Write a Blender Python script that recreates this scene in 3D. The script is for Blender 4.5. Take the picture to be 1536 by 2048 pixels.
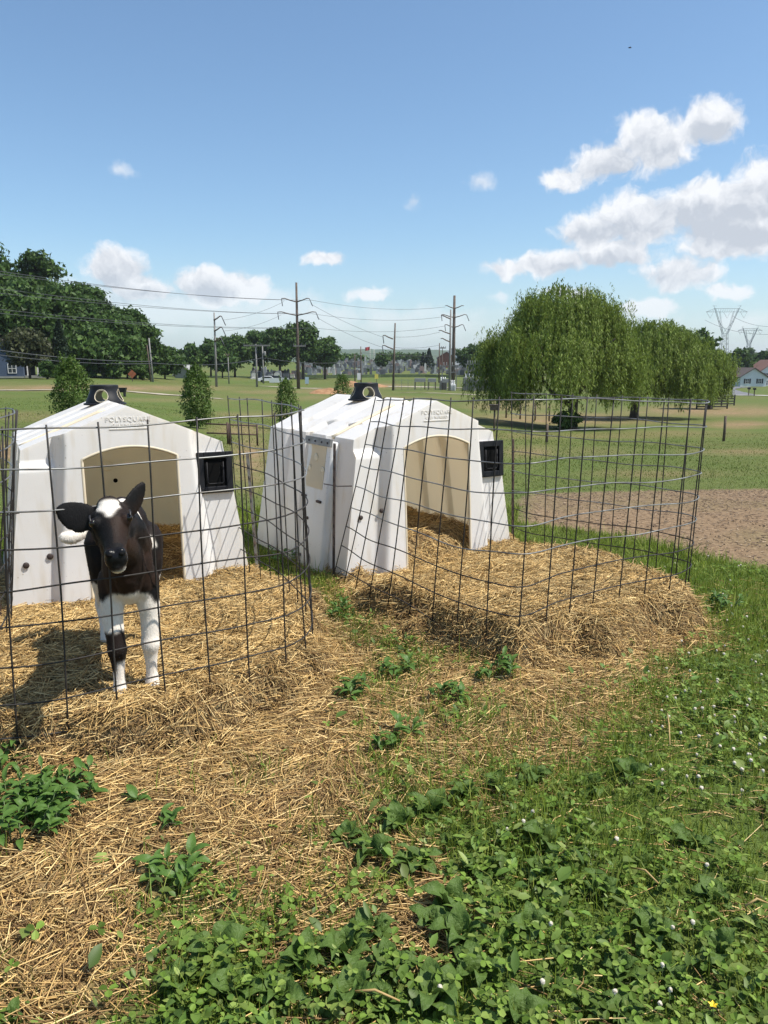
import bpy, bmesh, math, random
import numpy as np
from mathutils import Vector, Matrix
for o in list(bpy.data.objects): bpy.data.objects.remove(o)
R = math.radians
rng = np.random.default_rng(7); random.seed(7)
scene = bpy.context.scene; COL = scene.collection

# ------------------------------------------------------------------ camera
F, HC, TH = 1540.0, 1.70, 0.19          # focal length in photo pixels, eye height, downward pitch
cam = bpy.data.cameras.new('camera'); camo = bpy.data.objects.new('camera', cam); COL.objects.link(camo)
camo.location = (0, 0, HC); camo.rotation_euler = (math.pi/2-TH, 0, 0)
cam.sensor_fit = 'VERTICAL'; cam.sensor_height = 24.0; cam.lens = 24.0*F/2048
cam.clip_start = 0.05; cam.clip_end = 12000
scene.camera = camo
scene.render.resolution_x, scene.render.resolution_y = 768, 1024

# ------------------------------------------------------------------ light
SUN_EL, SUN_AZ = R(59), R(101)           # azimuth clockwise from +Y (the view direction)
sdir = Vector((math.cos(SUN_EL)*math.sin(SUN_AZ), math.cos(SUN_EL)*math.cos(SUN_AZ), math.sin(SUN_EL)))
sl = bpy.data.lights.new('sun', 'SUN'); sl.energy = 4.9; sl.angle = R(0.53); sl.color = (1.0, 0.95, 0.87)
so = bpy.data.objects.new('sun', sl); COL.objects.link(so); so.rotation_euler = sdir.to_track_quat('Z', 'Y').to_euler()
scene.view_settings.view_transform = 'Standard'; scene.view_settings.look = 'None'
scene.view_settings.exposure = 0.46; scene.view_settings.gamma = 1.0
try: scene.view_settings.use_curve_mapping = False
except Exception: pass
scene.cycles.max_bounces = 8; scene.cycles.diffuse_bounces = 4; scene.cycles.transparent_max_bounces = 8
scene.cycles.volume_bounces = 0; scene.cycles.sample_clamp_indirect = 6
try:
    scene.cycles.use_denoising = True; scene.cycles.denoiser = 'OPENIMAGEDENOISE'
except Exception: pass

CT, ST = math.cos(TH), math.sin(TH)
def ray(px, py):
    u = (px-768)/F; v = (1024-py)/F
    return np.array([u, CT+v*ST, -ST+v*CT])
def PZ(px, py, z=0.0):                    # the point of a height
    d = ray(px, py); return d*((z-HC)/d[2])+np.array([0, 0, HC])
def PY(px, py, Y):                        # the point at a depth
    d = ray(px, py); return d*(Y/d[1])+np.array([0, 0, HC])
def proj(x, y, z):
    d = y*CT-(z-HC)*ST; v = y*ST+(z-HC)*CT; d = np.where(d < .05, .05, d)
    return 768+F*x/d, 1024-F*v/d

# ------------------------------------------------------------------ world: sky and clouds
world = bpy.data.worlds.new('World'); scene.world = world; world.use_nodes = True
def build_world():
    nt = world.node_tree; nt.nodes.clear(); N = nt.nodes; L = nt.links
    def nd(t, **k):
        n = N.new(t)
        for a, b in k.items(): setattr(n, a, b)
        return n
    def math_(op, a, b=None, c=None, clamp=False):
        n = nd('ShaderNodeMath', operation=op, use_clamp=clamp)
        for i, v in enumerate((a, b, c)):
            if v is None: continue
            if isinstance(v, (int, float)): n.inputs[i].default_value = v
            else: L.new(v, n.inputs[i])
        return n.outputs[0]
    def vmath(op, a, b=None, c=None, scale=None):
        n = nd('ShaderNodeVectorMath', operation=op)
        for i, v in enumerate((a, b, c)):
            if v is None: continue
            if isinstance(v, tuple): n.inputs[i].default_value = v
            else: L.new(v, n.inputs[i])
        if scale is not None: n.inputs['Scale'].default_value = scale
        return n.outputs['Value'] if op == 'LENGTH' else n.outputs[0]
    def smooth(v, lo, hi, a=0.0, b=1.0):
        n = nd('ShaderNodeMapRange', interpolation_type='SMOOTHSTEP')
        L.new(v, n.inputs['Value'])
        for k, x in zip(('From Min', 'From Max', 'To Min', 'To Max'), (lo, hi, a, b)): n.inputs[k].default_value = x
        return n.outputs[0]
    def mixc(fac, a, b):
        n = nd('ShaderNodeMix', data_type='RGBA')
        if isinstance(fac, float): n.inputs[0].default_value = fac
        else: L.new(fac, n.inputs[0])
        for i, v in ((6, a), (7, b)):
            if isinstance(v, tuple): n.inputs[i].default_value = v+(1,)
            else: L.new(v, n.inputs[i])
        return n.outputs[2]
    tc = nd('ShaderNodeTexCoord'); sky = nd('ShaderNodeTexSky', sky_type='NISHITA')
    sky.sun_disc = False; sky.sun_elevation = SUN_EL; sky.sun_rotation = SUN_AZ
    sky.altitude = 100; sky.air_density = 1.0; sky.dust_density = 0.9; sky.ozone_density = 2.2
    sep = nd('ShaderNodeSeparateXYZ'); L.new(tc.outputs['Generated'], sep.inputs[0])
    az = math_('ARCTAN2', sep.outputs[0], sep.outputs[1]); el = math_('ARCSINE', sep.outputs[2])
    cmb = nd('ShaderNodeCombineXYZ'); L.new(az, cmb.inputs[0]); L.new(el, cmb.inputs[1])
    def noise(vec, scale, detail=6, rough=.55, out='Fac'):
        n = nd('ShaderNodeTexNoise'); n.noise_dimensions = '2D'; n.inputs['Scale'].default_value = scale; n.inputs['Detail'].default_value = detail
        n.inputs['Roughness'].default_value = rough; L.new(vec, n.inputs['Vector']); return n.outputs[out]
    ncol = noise(cmb.outputs[0], 24, 3, .6, 'Color')
    wv = vmath('MULTIPLY_ADD', vmath('SUBTRACT', ncol, (.5, .5, .5)), (.030, .022, 0), cmb.outputs[0])
    blobs = [  # cx, cy, rx, ry in photo pixels, weight
        (1418, 246, 66, 52, 1), (1310, 282, 88, 62, 1), (1215, 325, 84, 44, .95), (1130, 358, 56, 28, .9),
        (1550, 375, 95, 72, 1.05), (1480, 400, 90, 50, 1.0), (1400, 415, 112, 62, 1.05), (1285, 440, 118, 56, 1.05), (1180, 468, 88, 38, 1), (1470, 455, 140, 52, 1.05),
        (1100, 524, 84, 28, .95), (1008, 541, 58, 20, .85), (1220, 510, 110, 30, .85), (1470, 490, 130, 34, .9), (1355, 545, 100, 34, .85), (1452, 586, 56, 19, .85),
        (1300, 616, 80, 26, .7), (1150, 588, 60, 22, .7), (1000, 592, 30, 12, .6),
        (228, 540, 66, 44, 1.05), (285, 575, 80, 34, .86), (405, 566, 66, 34, 1.05), (494, 580, 56, 40, 1.12), (452, 596, 60, 30, .9), (330, 612, 210, 60, .69), (450, 625, 140, 50, .66), (570, 622, 110, 46, .62), (240, 590, 120, 50, .69),
        (650, 522, 42, 16, .9), (735, 587, 50, 18, .9), (640, 640, 120, 36, .62), (790, 640, 130, 36, .55), (880, 655, 120, 34, .5),
        (243, 337, 30, 15, .50), (966, 360, 34, 18, .55), (820, 407, 24, 14, .42), (1200, 640, 200, 30, .45), (1480, 640, 120, 24, .5)]
    acc = None; hgt = None; thin = None
    for cx, cy, rx, ry, w in blobs:
        d = ray(cx, cy); a0 = math.atan2(d[0], d[1]); e0 = math.asin(d[2]/np.linalg.norm(d))
        k = 1/np.linalg.norm(d)
        sx, sy = F/(rx*1.12)/max(k, .8), F/(ry*1.15)/max(k, .8)
        v = vmath('MULTIPLY_ADD', wv, (sx, sy, 0), (-a0*sx, -e0*sy, 0))
        m = math_('MULTIPLY', math_('SUBTRACT', 1.0, vmath('LENGTH', v)), w)
        if w < .7:
            thin = m if thin is None else math_('MAXIMUM', thin, m); continue
        acc = m if acc is None else math_('SMOOTH_MAX', acc, m, 0.12)
        if rx > 60 and w >= .85:
            sy_ = nd('ShaderNodeSeparateXYZ'); L.new(v, sy_.inputs[0])
            dk = math_('MULTIPLY', m, math_('SUBTRACT', .30, sy_.outputs[1], clamp=True)); hgt = dk if hgt is None else math_('MAXIMUM', hgt, dk)
    # the same kind of cloud goes on outside the photographed part of the sky
    gen = noise(vmath('MULTIPLY', cmb.outputs[0], (1.0, 2.0, 1)), 3.1, 3, .55)
    gen = math_('MULTIPLY', math_('SUBTRACT', gen, .56), 3.0)
    side = smooth(math_('ABSOLUTE', az), .54, .70); low = smooth(el, .75, .25)
    up = smooth(el, -.02, .03)
    gen = math_('SUBTRACT', math_('MULTIPLY', math_('MULTIPLY', gen, side), low), math_('MULTIPLY', math_('SUBTRACT', 1.0, math_('MULTIPLY', side, low)), .6))
    acc = math_('MAXIMUM', acc, gen)
    f1 = noise(wv, 25, 6, .60); f2 = noise(vmath('ADD', wv, (.004, .011, 0)), 25, 4, .58)
    dens = math_('ADD', acc, math_('MULTIPLY', math_('SUBTRACT', f1, .5), 1.1))
    alpha = smooth(dens, .04, .46)
    wisp = math_('ADD', thin, math_('MULTIPLY', math_('SUBTRACT', f1, .5), .8))
    alpha = math_('MAXIMUM', alpha, smooth(wisp, -.02, .50, 0.0, .62))
    # brightness: thin rims and lumps lit from above are white, thick undersides grey
    relief = math_('MULTIPLY', math_('SUBTRACT', f1, f2), 1.9)
    body = smooth(acc, .25, .85)
    lit = math_('ADD', math_('SUBTRACT', .88, math_('MULTIPLY', body, .16)), math_('MULTIPLY', math_('SUBTRACT', f1, .5), .35))
    lit = math_('ADD', math_('SUBTRACT', lit, math_('MULTIPLY', hgt, 1.7)), relief, clamp=True)
    ccol = mixc(lit, (3.9, 4.2, 4.7), (6.5, 6.6, 6.8))
    tint = nd('ShaderNodeMix', data_type='RGBA', blend_type='MULTIPLY'); tint.inputs[0].default_value = 1.0; L.new(sky.outputs[0], tint.inputs[6]); tint.inputs[7].default_value = (.90, 1.03, 1.07, 1)
    hazec = mixc(smooth(el, 0.0, .16, .30, 0.0), tint.outputs[2], (5.0, 5.6, 6.5))
    veil = math_('MULTIPLY', alpha, smooth(el, .01, .12, .55, .97))
    col = mixc(veil, hazec, ccol)
    bg = nd('ShaderNodeBackground'); bg.inputs['Strength'].default_value = 0.112
    L.new(col, bg.inputs['Color'])
    out = nd('ShaderNodeOutputWorld'); L.new(bg.outputs[0], out.inputs[0])
build_world()
world.cycles.sampling_method = 'NONE'

# ------------------------------------------------------------------ helpers
def tag(o, label=None, cat=None, group=None, kind=None):
    if label: o['label'] = label
    if cat: o['category'] = cat
    if group: o['group'] = group
    if kind: o['kind'] = kind
    return o
def empty(name, loc=(0, 0, 0), rz=0.0):
    o = bpy.data.objects.new(name, None); COL.objects.link(o); o.location = loc; o.rotation_euler = (0, 0, rz); o.empty_display_size = .1
    return o
def link(name, me, mat=None, parent=None, loc=None, rot=None):
    o = bpy.data.objects.new(name, me); COL.objects.link(o)
    if mat is not None and not me.materials: me.materials.append(mat)
    if parent: o.parent = parent
    if loc is not None: o.location = loc
    if rot is not None: o.rotation_euler = rot
    return o
def np_mesh(name, V, Fc, smooth=False):
    """V (n,3) floats; Fc (m,k) ints, all faces the same size."""
    V = np.ascontiguousarray(V, np.float32); Fc = np.ascontiguousarray(Fc, np.int32)
    me = bpy.data.meshes.new(name); m, k = Fc.shape
    me.vertices.add(len(V)); me.vertices.foreach_set('co', V.ravel())
    me.loops.add(m*k); me.loops.foreach_set('vertex_index', Fc.ravel())
    me.polygons.add(m); me.polygons.foreach_set('loop_start', np.arange(0, m*k, k, dtype=np.int32))
    try: me.polygons.foreach_set('loop_total', np.full(m, k, np.int32))
    except Exception: pass
    me.polygons.foreach_set('use_smooth', np.full(m, smooth))
    me.update(calc_edges=True); me.validate(); return me
class MB:
    def __init__(s): s.v = []; s.f = []
    def add(s, V, Fc):
        b = len(s.v); s.v += [tuple(map(float, p)) for p in V]; s.f += [tuple(b+i for i in f) for f in Fc]; return s
    def box(s, x0, x1, y0, y1, z0, z1, M=None):
        V = [Vector((x, y, z)) for z in (z0, z1) for y in (y0, y1) for x in (x0, x1)]
        if M is not None: V = [M @ p for p in V]
        return s.add(V, [(0, 2, 3, 1), (4, 5, 7, 6), (0, 1, 5, 4), (2, 6, 7, 3), (0, 4, 6, 2), (1, 3, 7, 5)])
    def bar(s, a, b, w, h=None):               # a square bar from a to b
        h = h or w; a = Vector(a); b = Vector(b); d = (b-a)
        q = d.to_track_quat('Z', 'Y').to_matrix().to_4x4(); q.translation = a
        return s.box(-w/2, w/2, -h/2, h/2, 0, d.length, q)
    def tube(s, pts, rad, n=6, cap=True):
        P = [Vector(map(float, p)) for p in pts]; m = len(P)
        if not hasattr(rad, '__len__'): rad = [rad]*m
        up = None; V = []; Fc = []
        for i in range(m):
            t = (P[min(i+1, m-1)]-P[max(i-1, 0)]).normalized()
            if up is None: up = t.orthogonal().normalized()
            up = (up-t*up.dot(t))
            up = up.normalized() if up.length > 1e-6 else t.orthogonal().normalized()
            bi = t.cross(up)
            for k in range(n):
                a = 2*math.pi*k/n; V.append(P[i]+(up*math.cos(a)+bi*math.sin(a))*rad[i])
        for i in range(m-1):
            for k in range(n):
                Fc.append((i*n+k, i*n+(k+1) % n, (i+1)*n+(k+1) % n, (i+1)*n+k))
        if cap: Fc += [tuple(range(n))[::-1], tuple((m-1)*n+k for k in range(n))]
        return s.add(V, Fc)
    def lathe(s, prof, n=16, c=(0, 0, 0), ax=1.0, ay=1.0, cap=True):
        V = []; Fc = []
        for r, z in prof:
            for k in range(n):
                a = 2*math.pi*k/n; V.append((c[0]+r*ax*math.cos(a), c[1]+r*ay*math.sin(a), c[2]+z))
        for i in range(len(prof)-1):
            for k in range(n): Fc.append((i*n+k, i*n+(k+1) % n, (i+1)*n+(k+1) % n, (i+1)*n+k))
        if cap: Fc += [tuple(range(n))[::-1], tuple((len(prof)-1)*n+k for k in range(n))]
        return s.add(V, Fc)
    def prism(s, poly, d0, d1, plane='xz'):    # a polygon pushed along the third axis
        n = len(poly)
        def p(q, d): return (q[0], d, q[1]) if plane == 'xz' else (d, q[0], q[1]) if plane == 'yz' else (q[0], q[1], d)
        V = [p(q, d0) for q in poly]+[p(q, d1) for q in poly]
        Fc = [tuple(range(n)), tuple(range(2*n-1, n-1, -1))]+[(i, i+n, (i+1) % n+n, (i+1) % n) for i in range(n)]
        return s.add(V, Fc)
    def mesh(s, name, smooth=False, bevel=0.0):
        me = bpy.data.meshes.new(name); me.from_pydata(s.v, [], s.f); me.update()
        bm = bmesh.new(); bm.from_mesh(me)
        if bevel > 0:
            bmesh.ops.bevel(bm, geom=[e for e in bm.edges if len(e.link_faces) == 2 and e.calc_face_angle(0) > .6], offset=bevel, segments=2, affect='EDGES', profile=.6)
        bmesh.ops.recalc_face_normals(bm, faces=bm.faces)
        bm.to_mesh(me); bm.free()
        if smooth:
            for p in me.polygons: p.use_smooth = True
        return me
    def obj(s, name, mat, parent=None, smooth=False, bevel=0.0, loc=None, rot=None):
        return link(name, s.mesh(name, smooth, bevel), mat, parent, loc, rot)
def auto_smooth(o, ang=35):
    me = o.data
    for p in me.polygons: p.use_smooth = True
    try: me.set_sharp_from_angle(angle=R(ang))
    except Exception: pass
def copy_tree(o, parent=None):
    c = o.copy(); COL.objects.link(c); c.parent = parent
    for ch in [x for x in bpy.data.objects if x.parent == o]: copy_tree(ch, c)
    return c

# ------------------------------------------------------------------ materials
def material(name, c1, c2=None, scale=8.0, rough=.75, bump=0.0, bscale=None, metallic=0.0, island=0.0, trans=0.0, tcol=None, coords='Object', detail=5, spec=.5, mid=(.35, .65), c3=None, sheen=0.0, hue=0.0):
    m = bpy.data.materials.new(name); m.use_nodes = True; nt = m.node_tree; N, L = nt.nodes, nt.links
    b = N['Principled BSDF']; b.inputs['Roughness'].default_value = rough; b.inputs['Metallic'].default_value = metallic
    try: b.inputs['Specular IOR Level'].default_value = spec
    except Exception: pass
    tc = N.new('ShaderNodeTexCoord'); col = None
    rgb = N.new('ShaderNodeRGB'); rgb.outputs[0].default_value = (*c1, 1); col = rgb.outputs[0]
    if c2 is not None:
        n = N.new('ShaderNodeTexNoise'); n.inputs['Scale'].default_value = scale; n.inputs['Detail'].default_value = detail
        L.new(tc.outputs[coords], n.inputs['Vector'])
        r = N.new('ShaderNodeValToRGB'); r.color_ramp.elements[0].position, r.color_ramp.elements[1].position = mid
        r.color_ramp.elements[0].color = (*c1, 1); r.color_ramp.elements[1].color = (*c2, 1)
        L.new(n.outputs['Fac'], r.inputs[0]); col = r.outputs[0]
    if island > 0:
        g = N.new('ShaderNodeNewGeometry')
        if c3 is not None:
            r3 = N.new('ShaderNodeValToRGB'); e = r3.color_ramp.elements
            e[0].color = (*c1, 1); e[1].color = (*c3, 1); x = e.new(.5); x.color = (*(c2 or c1), 1)
            L.new(g.outputs['Random Per Island'], r3.inputs[0])
            mx = N.new('ShaderNodeMix'); mx.data_type = 'RGBA'; mx.inputs[0].default_value = .75
            L.new(col, mx.inputs[6]); L.new(r3.outputs[0], mx.inputs[7]); col = mx.outputs[2]
        mr = N.new('ShaderNodeMapRange'); mr.inputs['To Min'].default_value = 1-island; mr.inputs['To Max'].default_value = 1+island
        if c3 is not None:                     # a second, unrelated random for brightness
            w = N.new('ShaderNodeTexWhiteNoise'); w.noise_dimensions = '1D'; L.new(g.outputs['Random Per Island'], w.inputs['W']); L.new(w.outputs['Value'], mr.inputs['Value'])
        else: L.new(g.outputs['Random Per Island'], mr.inputs['Value'])
        hs = N.new('ShaderNodeHueSaturation'); L.new(col, hs.inputs['Color']); L.new(mr.outputs[0], hs.inputs['Value'])
        if hue > 0:
            mh = N.new('ShaderNodeMapRange'); mh.inputs['To Min'].default_value = .5-hue; mh.inputs['To Max'].default_value = .5+hue
            L.new(g.outputs['Random Per Island'], mh.inputs['Value']); L.new(mh.outputs[0], hs.inputs['Hue'])
        col = hs.outputs[0]
    L.new(col, b.inputs['Base Color'])
    if bump > 0:
        n2 = N.new('ShaderNodeTexNoise'); n2.inputs['Scale'].default_value = bscale or scale*4; n2.inputs['Detail'].default_value = 6
        L.new(tc.outputs[coords], n2.inputs['Vector'])
        bp = N.new('ShaderNodeBump'); bp.inputs['Strength'].default_value = min(1, bump); bp.inputs['Distance'].default_value = .02
        L.new(n2.outputs['Fac'], bp.inputs['Height']); L.new(bp.outputs[0], b.inputs['Normal'])
    if trans > 0:
        t = N.new('ShaderNodeBsdfTranslucent')
        if tcol: t.inputs[0].default_value = (*tcol, 1)
        else: L.new(col, t.inputs[0])
        ms = N.new('ShaderNodeMixShader'); ms.inputs[0].default_value = trans
        L.new(b.outputs[0], ms.inputs[1]); L.new(t.outputs[0], ms.inputs[2]); L.new(ms.outputs[0], N['Material Output'].inputs[0])
    return m
M = {}
M['shell'] = material('white_plastic', (.90, .90, .895), (.83, .81, .76), 2.2, .42, .06, 1.6, trans=.35, tcol=(.94, .87, .74), mid=(.45, .85))
M['liner'] = material('tan_plastic', (.78, .68, .50), (.72, .61, .44), 3, .55, .05, 20, trans=.62, tcol=(.97, .89, .75))
M['lip'] = material('cream_plastic', (.66, .58, .43), (.60, .51, .36), 5, .6)
M['black'] = material('black_plastic', (.010, .010, .012), (.016, .016, .018), 8, .5, spec=.25)
M['void'] = material('dark_hollow', (.004, .004, .004), rough=.8, spec=.1)  # flat black painted in for the dark inside openings and hollows
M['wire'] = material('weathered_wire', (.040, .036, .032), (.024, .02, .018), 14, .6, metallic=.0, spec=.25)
M['wire_lit'] = material('lit_galvanised_wire', (.26, .26, .25), (.11, .10, .09), 9, .42, metallic=.4)  # lighter copy of the wire, with reflected light put into its colour
M['rust'] = material('rusty_steel', (.10, .055, .035), (.045, .03, .025), 25, .8, .3)
M['tpost'] = material('painted_steel_post', (.16, .17, .16), (.10, .06, .04), 12, .6, .1)
M['galv'] = material('galvanised_steel', (.25, .25, .245), (.18, .175, .16), 10, .55, metallic=.3)
M['wood'] = material('weathered_wood', (.14, .10, .07), (.08, .06, .045), 14, .85, .4)
M['pole'] = material('pole_wood', (.13, .095, .075), (.085, .062, .05), 2, .9, .2)
M['pole_grey'] = material('pole_grey_wood', (.26, .25, .24), (.19, .18, .17), 2, .9, .2)
M['cable'] = material('cable', (.07, .075, .085), rough=.7)
M['bolt'] = material('rusty_bolt', (.035, .022, .018), rough=.7)

def add_grime(m):
    N, L = m.node_tree.nodes, m.node_tree.links; b = N['Principled BSDF']; src = b.inputs['Base Color'].links[0].from_socket
    tc = N.new('ShaderNodeTexCoord'); mp = N.new('ShaderNodeMapping'); mp.inputs['Scale'].default_value = (9, 9, 1.3); L.new(tc.outputs['Object'], mp.inputs[0])
    n = N.new('ShaderNodeTexNoise'); n.inputs['Scale'].default_value = 1.6; n.inputs['Detail'].default_value = 5; L.new(mp.outputs[0], n.inputs['Vector'])
    r = N.new('ShaderNodeMapRange'); r.inputs['From Min'].default_value = .56; r.inputs['From Max'].default_value = .78; r.inputs['To Max'].default_value = .55; L.new(n.outputs['Fac'], r.inputs['Value'])
    v = N.new('ShaderNodeTexVoronoi'); v.inputs['Scale'].default_value = 26; L.new(tc.outputs['Object'], v.inputs['Vector'])
    v2 = N.new('ShaderNodeTexNoise'); v2.inputs['Scale'].default_value = 3.5; L.new(tc.outputs['Object'], v2.inputs['Vector'])
    d = N.new('ShaderNodeMapRange'); d.inputs['From Min'].default_value = .16; d.inputs['From Max'].default_value = .07; L.new(v.outputs['Distance'], d.inputs['Value'])
    k = N.new('ShaderNodeMapRange'); k.inputs['From Min'].default_value = .56; k.inputs['From Max'].default_value = .62; k.inputs['To Max'].default_value = .6; L.new(v2.outputs['Fac'], k.inputs['Value'])
    x = N.new('ShaderNodeMath'); x.operation = 'MULTIPLY'; L.new(d.outputs[0], x.inputs[0]); L.new(k.outputs[0], x.inputs[1])
    a = N.new('ShaderNodeMix'); a.data_type = 'RGBA'; L.new(r.outputs[0], a.inputs[0]); L.new(src, a.inputs[6]); a.inputs[7].default_value = (.62, .54, .40, 1)
    c = N.new('ShaderNodeMix'); c.data_type = 'RGBA'; L.new(x.outputs[0], c.inputs[0]); L.new(a.outputs[2], c.inputs[6]); c.inputs[7].default_value = (.16, .11, .07, 1); L.new(c.outputs[2], b.inputs['Base Color'])
add_grime(M['shell'])
# ------------------------------------------------------------------ terrain
def _prof(pts):
    d = np.linspace(0, 700, 1401); z = np.interp(d, [p[0] for p in pts], [p[1] for p in pts])
    out = z.copy()
    for i, di in enumerate(d):                 # wider smoothing further out
        w = max(1, int(di*.09/.5)); out[i] = z[max(0, i-w):i+w+1].mean()
    return d, out
PL = _prof([(0, 0), (11, 0), (18, -.12), (25, -.22), (50, -.35), (100, -.3), (150, -.25), (250, .2), (400, .5), (600, 0), (700, 0)])
PM = _prof([(0, 0), (9, 0), (15, -.35), (25, -.9), (50, -1.75), (100, -2.55), (145, -3.05), (178, -2.7), (250, -2.2), (320, .4), (380, 2.6), (430, 3.2), (520, 2), (700, 0)])
PR = _prof([(0, 0), (9, 0), (15, -.5), (25, -1.2), (38, -2.05), (50, -2.5), (90, -3.2), (130, -3.4), (220, -4.6), (400, -4.6), (600, -1), (700, 0)])
def sstep(x): x = np.clip(x, 0, 1); return x*x*(3-2*x)
def vnoise(x, y, s, seed=0):                  # smooth value noise, -1..1
    x = np.asarray(x, float)*s+seed*17.3; y = np.asarray(y, float)*s+seed*9.1
    xi = np.floor(x); yi = np.floor(y); fx = sstep(x-xi); fy = sstep(y-yi)
    def h(a, b):
        v = np.sin(a*127.1+b*311.7+seed*3.3)*43758.5453; return (v-np.floor(v))*2-1
    return (h(xi, yi)*(1-fx)+h(xi+1, yi)*fx)*(1-fy)+(h(xi, yi+1)*(1-fx)+h(xi+1, yi+1)*fx)*fy
def fbm(x, y, s, seed=0, o=4):
    r = 0; a = .5
    for i in range(o): r = r+a*vnoise(x, y, s*2**i, seed+i); a *= .5
    return r
def T(x, y):
    x = np.asarray(x, float); y = np.asarray(y, float)
    d = np.clip(y, 0, 699); a = x/np.maximum(y, 6)
    l = np.interp(d, *PL); m = np.interp(d, *PM); r = np.interp(d, *PR)
    w1 = sstep((a+.42)/.36); w2 = sstep((a-.02)/.26)
    z = l+(m-l)*w1; z = z+(r-z)*w2
    far = sstep((np.hypot(x, y)-9)/25)
    return z+far*(.05*vnoise(x, y, .23, 1)+.02*vnoise(x, y, .9, 2))
def GP(px, Y):                                # ground point under a pixel column at a depth
    x = (px-768)/F*Y
    for _ in range(4):
        z = float(T(x, Y)); x = (px-768)/F*(Y*CT-(z-HC)*ST)
    return Vector((x, Y, float(T(x, Y))))
def up_to(px, py, Y): return float(PY(px, py, Y)[2])

def inpoly(x, y, poly):
    x = np.asarray(x, float); y = np.asarray(y, float); ins = np.zeros(x.shape, bool); n = len(poly)
    for i in range(n):
        x0, y0 = poly[i]; x1, y1 = poly[(i+1) % n]
        c = ((y0 > y) != (y1 > y)) & (x < (x1-x0)*(y-y0)/((y1-y0) or 1e-9)+x0); ins ^= c
    return ins
def pdist(x, y, poly):
    d = np.full(np.shape(x), 1e9); n = len(poly)
    for i in range(n):
        ax, ay = poly[i]; bx, by = poly[(i+1) % n]; vx, vy = bx-ax, by-ay
        t = np.clip(((x-ax)*vx+(y-ay)*vy)/(vx*vx+vy*vy), 0, 1)
        d = np.minimum(d, np.hypot(x-ax-t*vx, y-ay-t*vy))
    return np.where(inpoly(x, y, poly), d, -d)

# how green the foreground is, by rows of the photograph (the rest is loose straw)
GX = np.array([0, 64, 128, 256, 384, 512, 640, 704, 768, 832, 896, 960, 1024, 1088, 1152, 1216, 1280, 1344, 1408, 1536])
GYR = [1060, 1150, 1210, 1270, 1330, 1400, 1480, 1560, 1650, 1750, 1850, 1950, 2060, 2300]
GV = np.array([
 [1, 1, 1, 1, 1, 1, 1, 1, 1, 1, 1, 1, 1, 1, 1, 1, 1, 1, 1, 1],
 [0, 0, 0, 0, 0, .5, .75, .5, .1, 0, 0, 0, 0, 0, .3, .6, .8, 1, 1, 1],
 [0, 0, 0, 0, 0, 0, .9, .85, .3, 0, 0, 0, 0, 0, 0, 0, .1, .5, 1, 1],
 [0, 0, 0, 0, 0, 0, .3, .35, .25, .1, .1, .1, 0, 0, 0, 0, 0, .2, .8, 1],
 [0, 0, 0, 0, 0, 0, .05, .25, .6, .5, .2, .5, .4, .05, 0, .05, .1, .3, .9, 1],
 [0, 0, 0, 0, 0, 0, .1, .5, .35, .4, .5, .45, .25, .12, .3, .55, .85, 1, 1, 1],
 [.3, .3, .15, .03, .03, .05, .03, .08, .35, .4, .2, .12, .2, .3, .65, 1, 1, 1, 1, 1],
 [.1, .1, .1, .05, .05, .06, .06, .06, .3, .35, .4, .5, .7, .95, 1, 1, 1, 1, 1, 1],
 [.25, .2, .1, .08, .05, .06, .15, .25, .45, .8, 1, 1, 1, 1, 1, 1, 1, 1, 1, 1],
 [.05, .03, .03, .05, .2, .06, .08, .08, .4, .8, .9, 1, 1, 1, 1, 1, 1, 1, 1, 1],
 [.05, .03, .03, .18, .4, .25, .18, .3, .45, .15, .4, 1, 1, 1, 1, 1, 1, 1, 1, 1],
 [.2, .1, .15, .5, .75, .7, .65, .65, .8, .85, 1, 1, 1, 1, 1, 1, 1, 1, 1, 1],
 [.7, .6, .7, .9, .9, .7, .6, .6, .8, .9, 1, 1, 1, 1, 1, 1, 1, 1, 1, 1],
 [.7, .7, .7, .9, .9, .7, .6, .7, .8, .9, 1, 1, 1, 1, 1, 1, 1, 1, 1, 1]])
def green(x, y):
    px, py = proj(np.asarray(x, float), np.asarray(y, float), 0.0)
    px = np.clip(px, 0, 1535.9); py = np.clip(py, 1060, 2299)
    i = np.clip(np.searchsorted(GYR, py)-1, 0, len(GYR)-2); gy = np.array(GYR); fy = (py-gy[i])/(gy[i+1]-gy[i])
    j = np.clip(np.searchsorted(GX, px, side='right')-1, 0, len(GX)-2); fx = (px-GX[j])/(GX[j+1]-GX[j])
    v = (GV[i, j]*(1-fx)+GV[i, j+1]*fx)*(1-fy)+(GV[i+1, j]*(1-fx)+GV[i+1, j+1]*fx)*fy
    return np.where(np.asarray(y) < .3, .8, v)
def green_n(x, y):                            # with ragged edges
    g = green(x, y); n = fbm(x, y, 3.2, 5, 4)
    return np.clip(g+n*.75*np.minimum(1, 4*g*(1-g)+.25), 0, 1)

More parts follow.
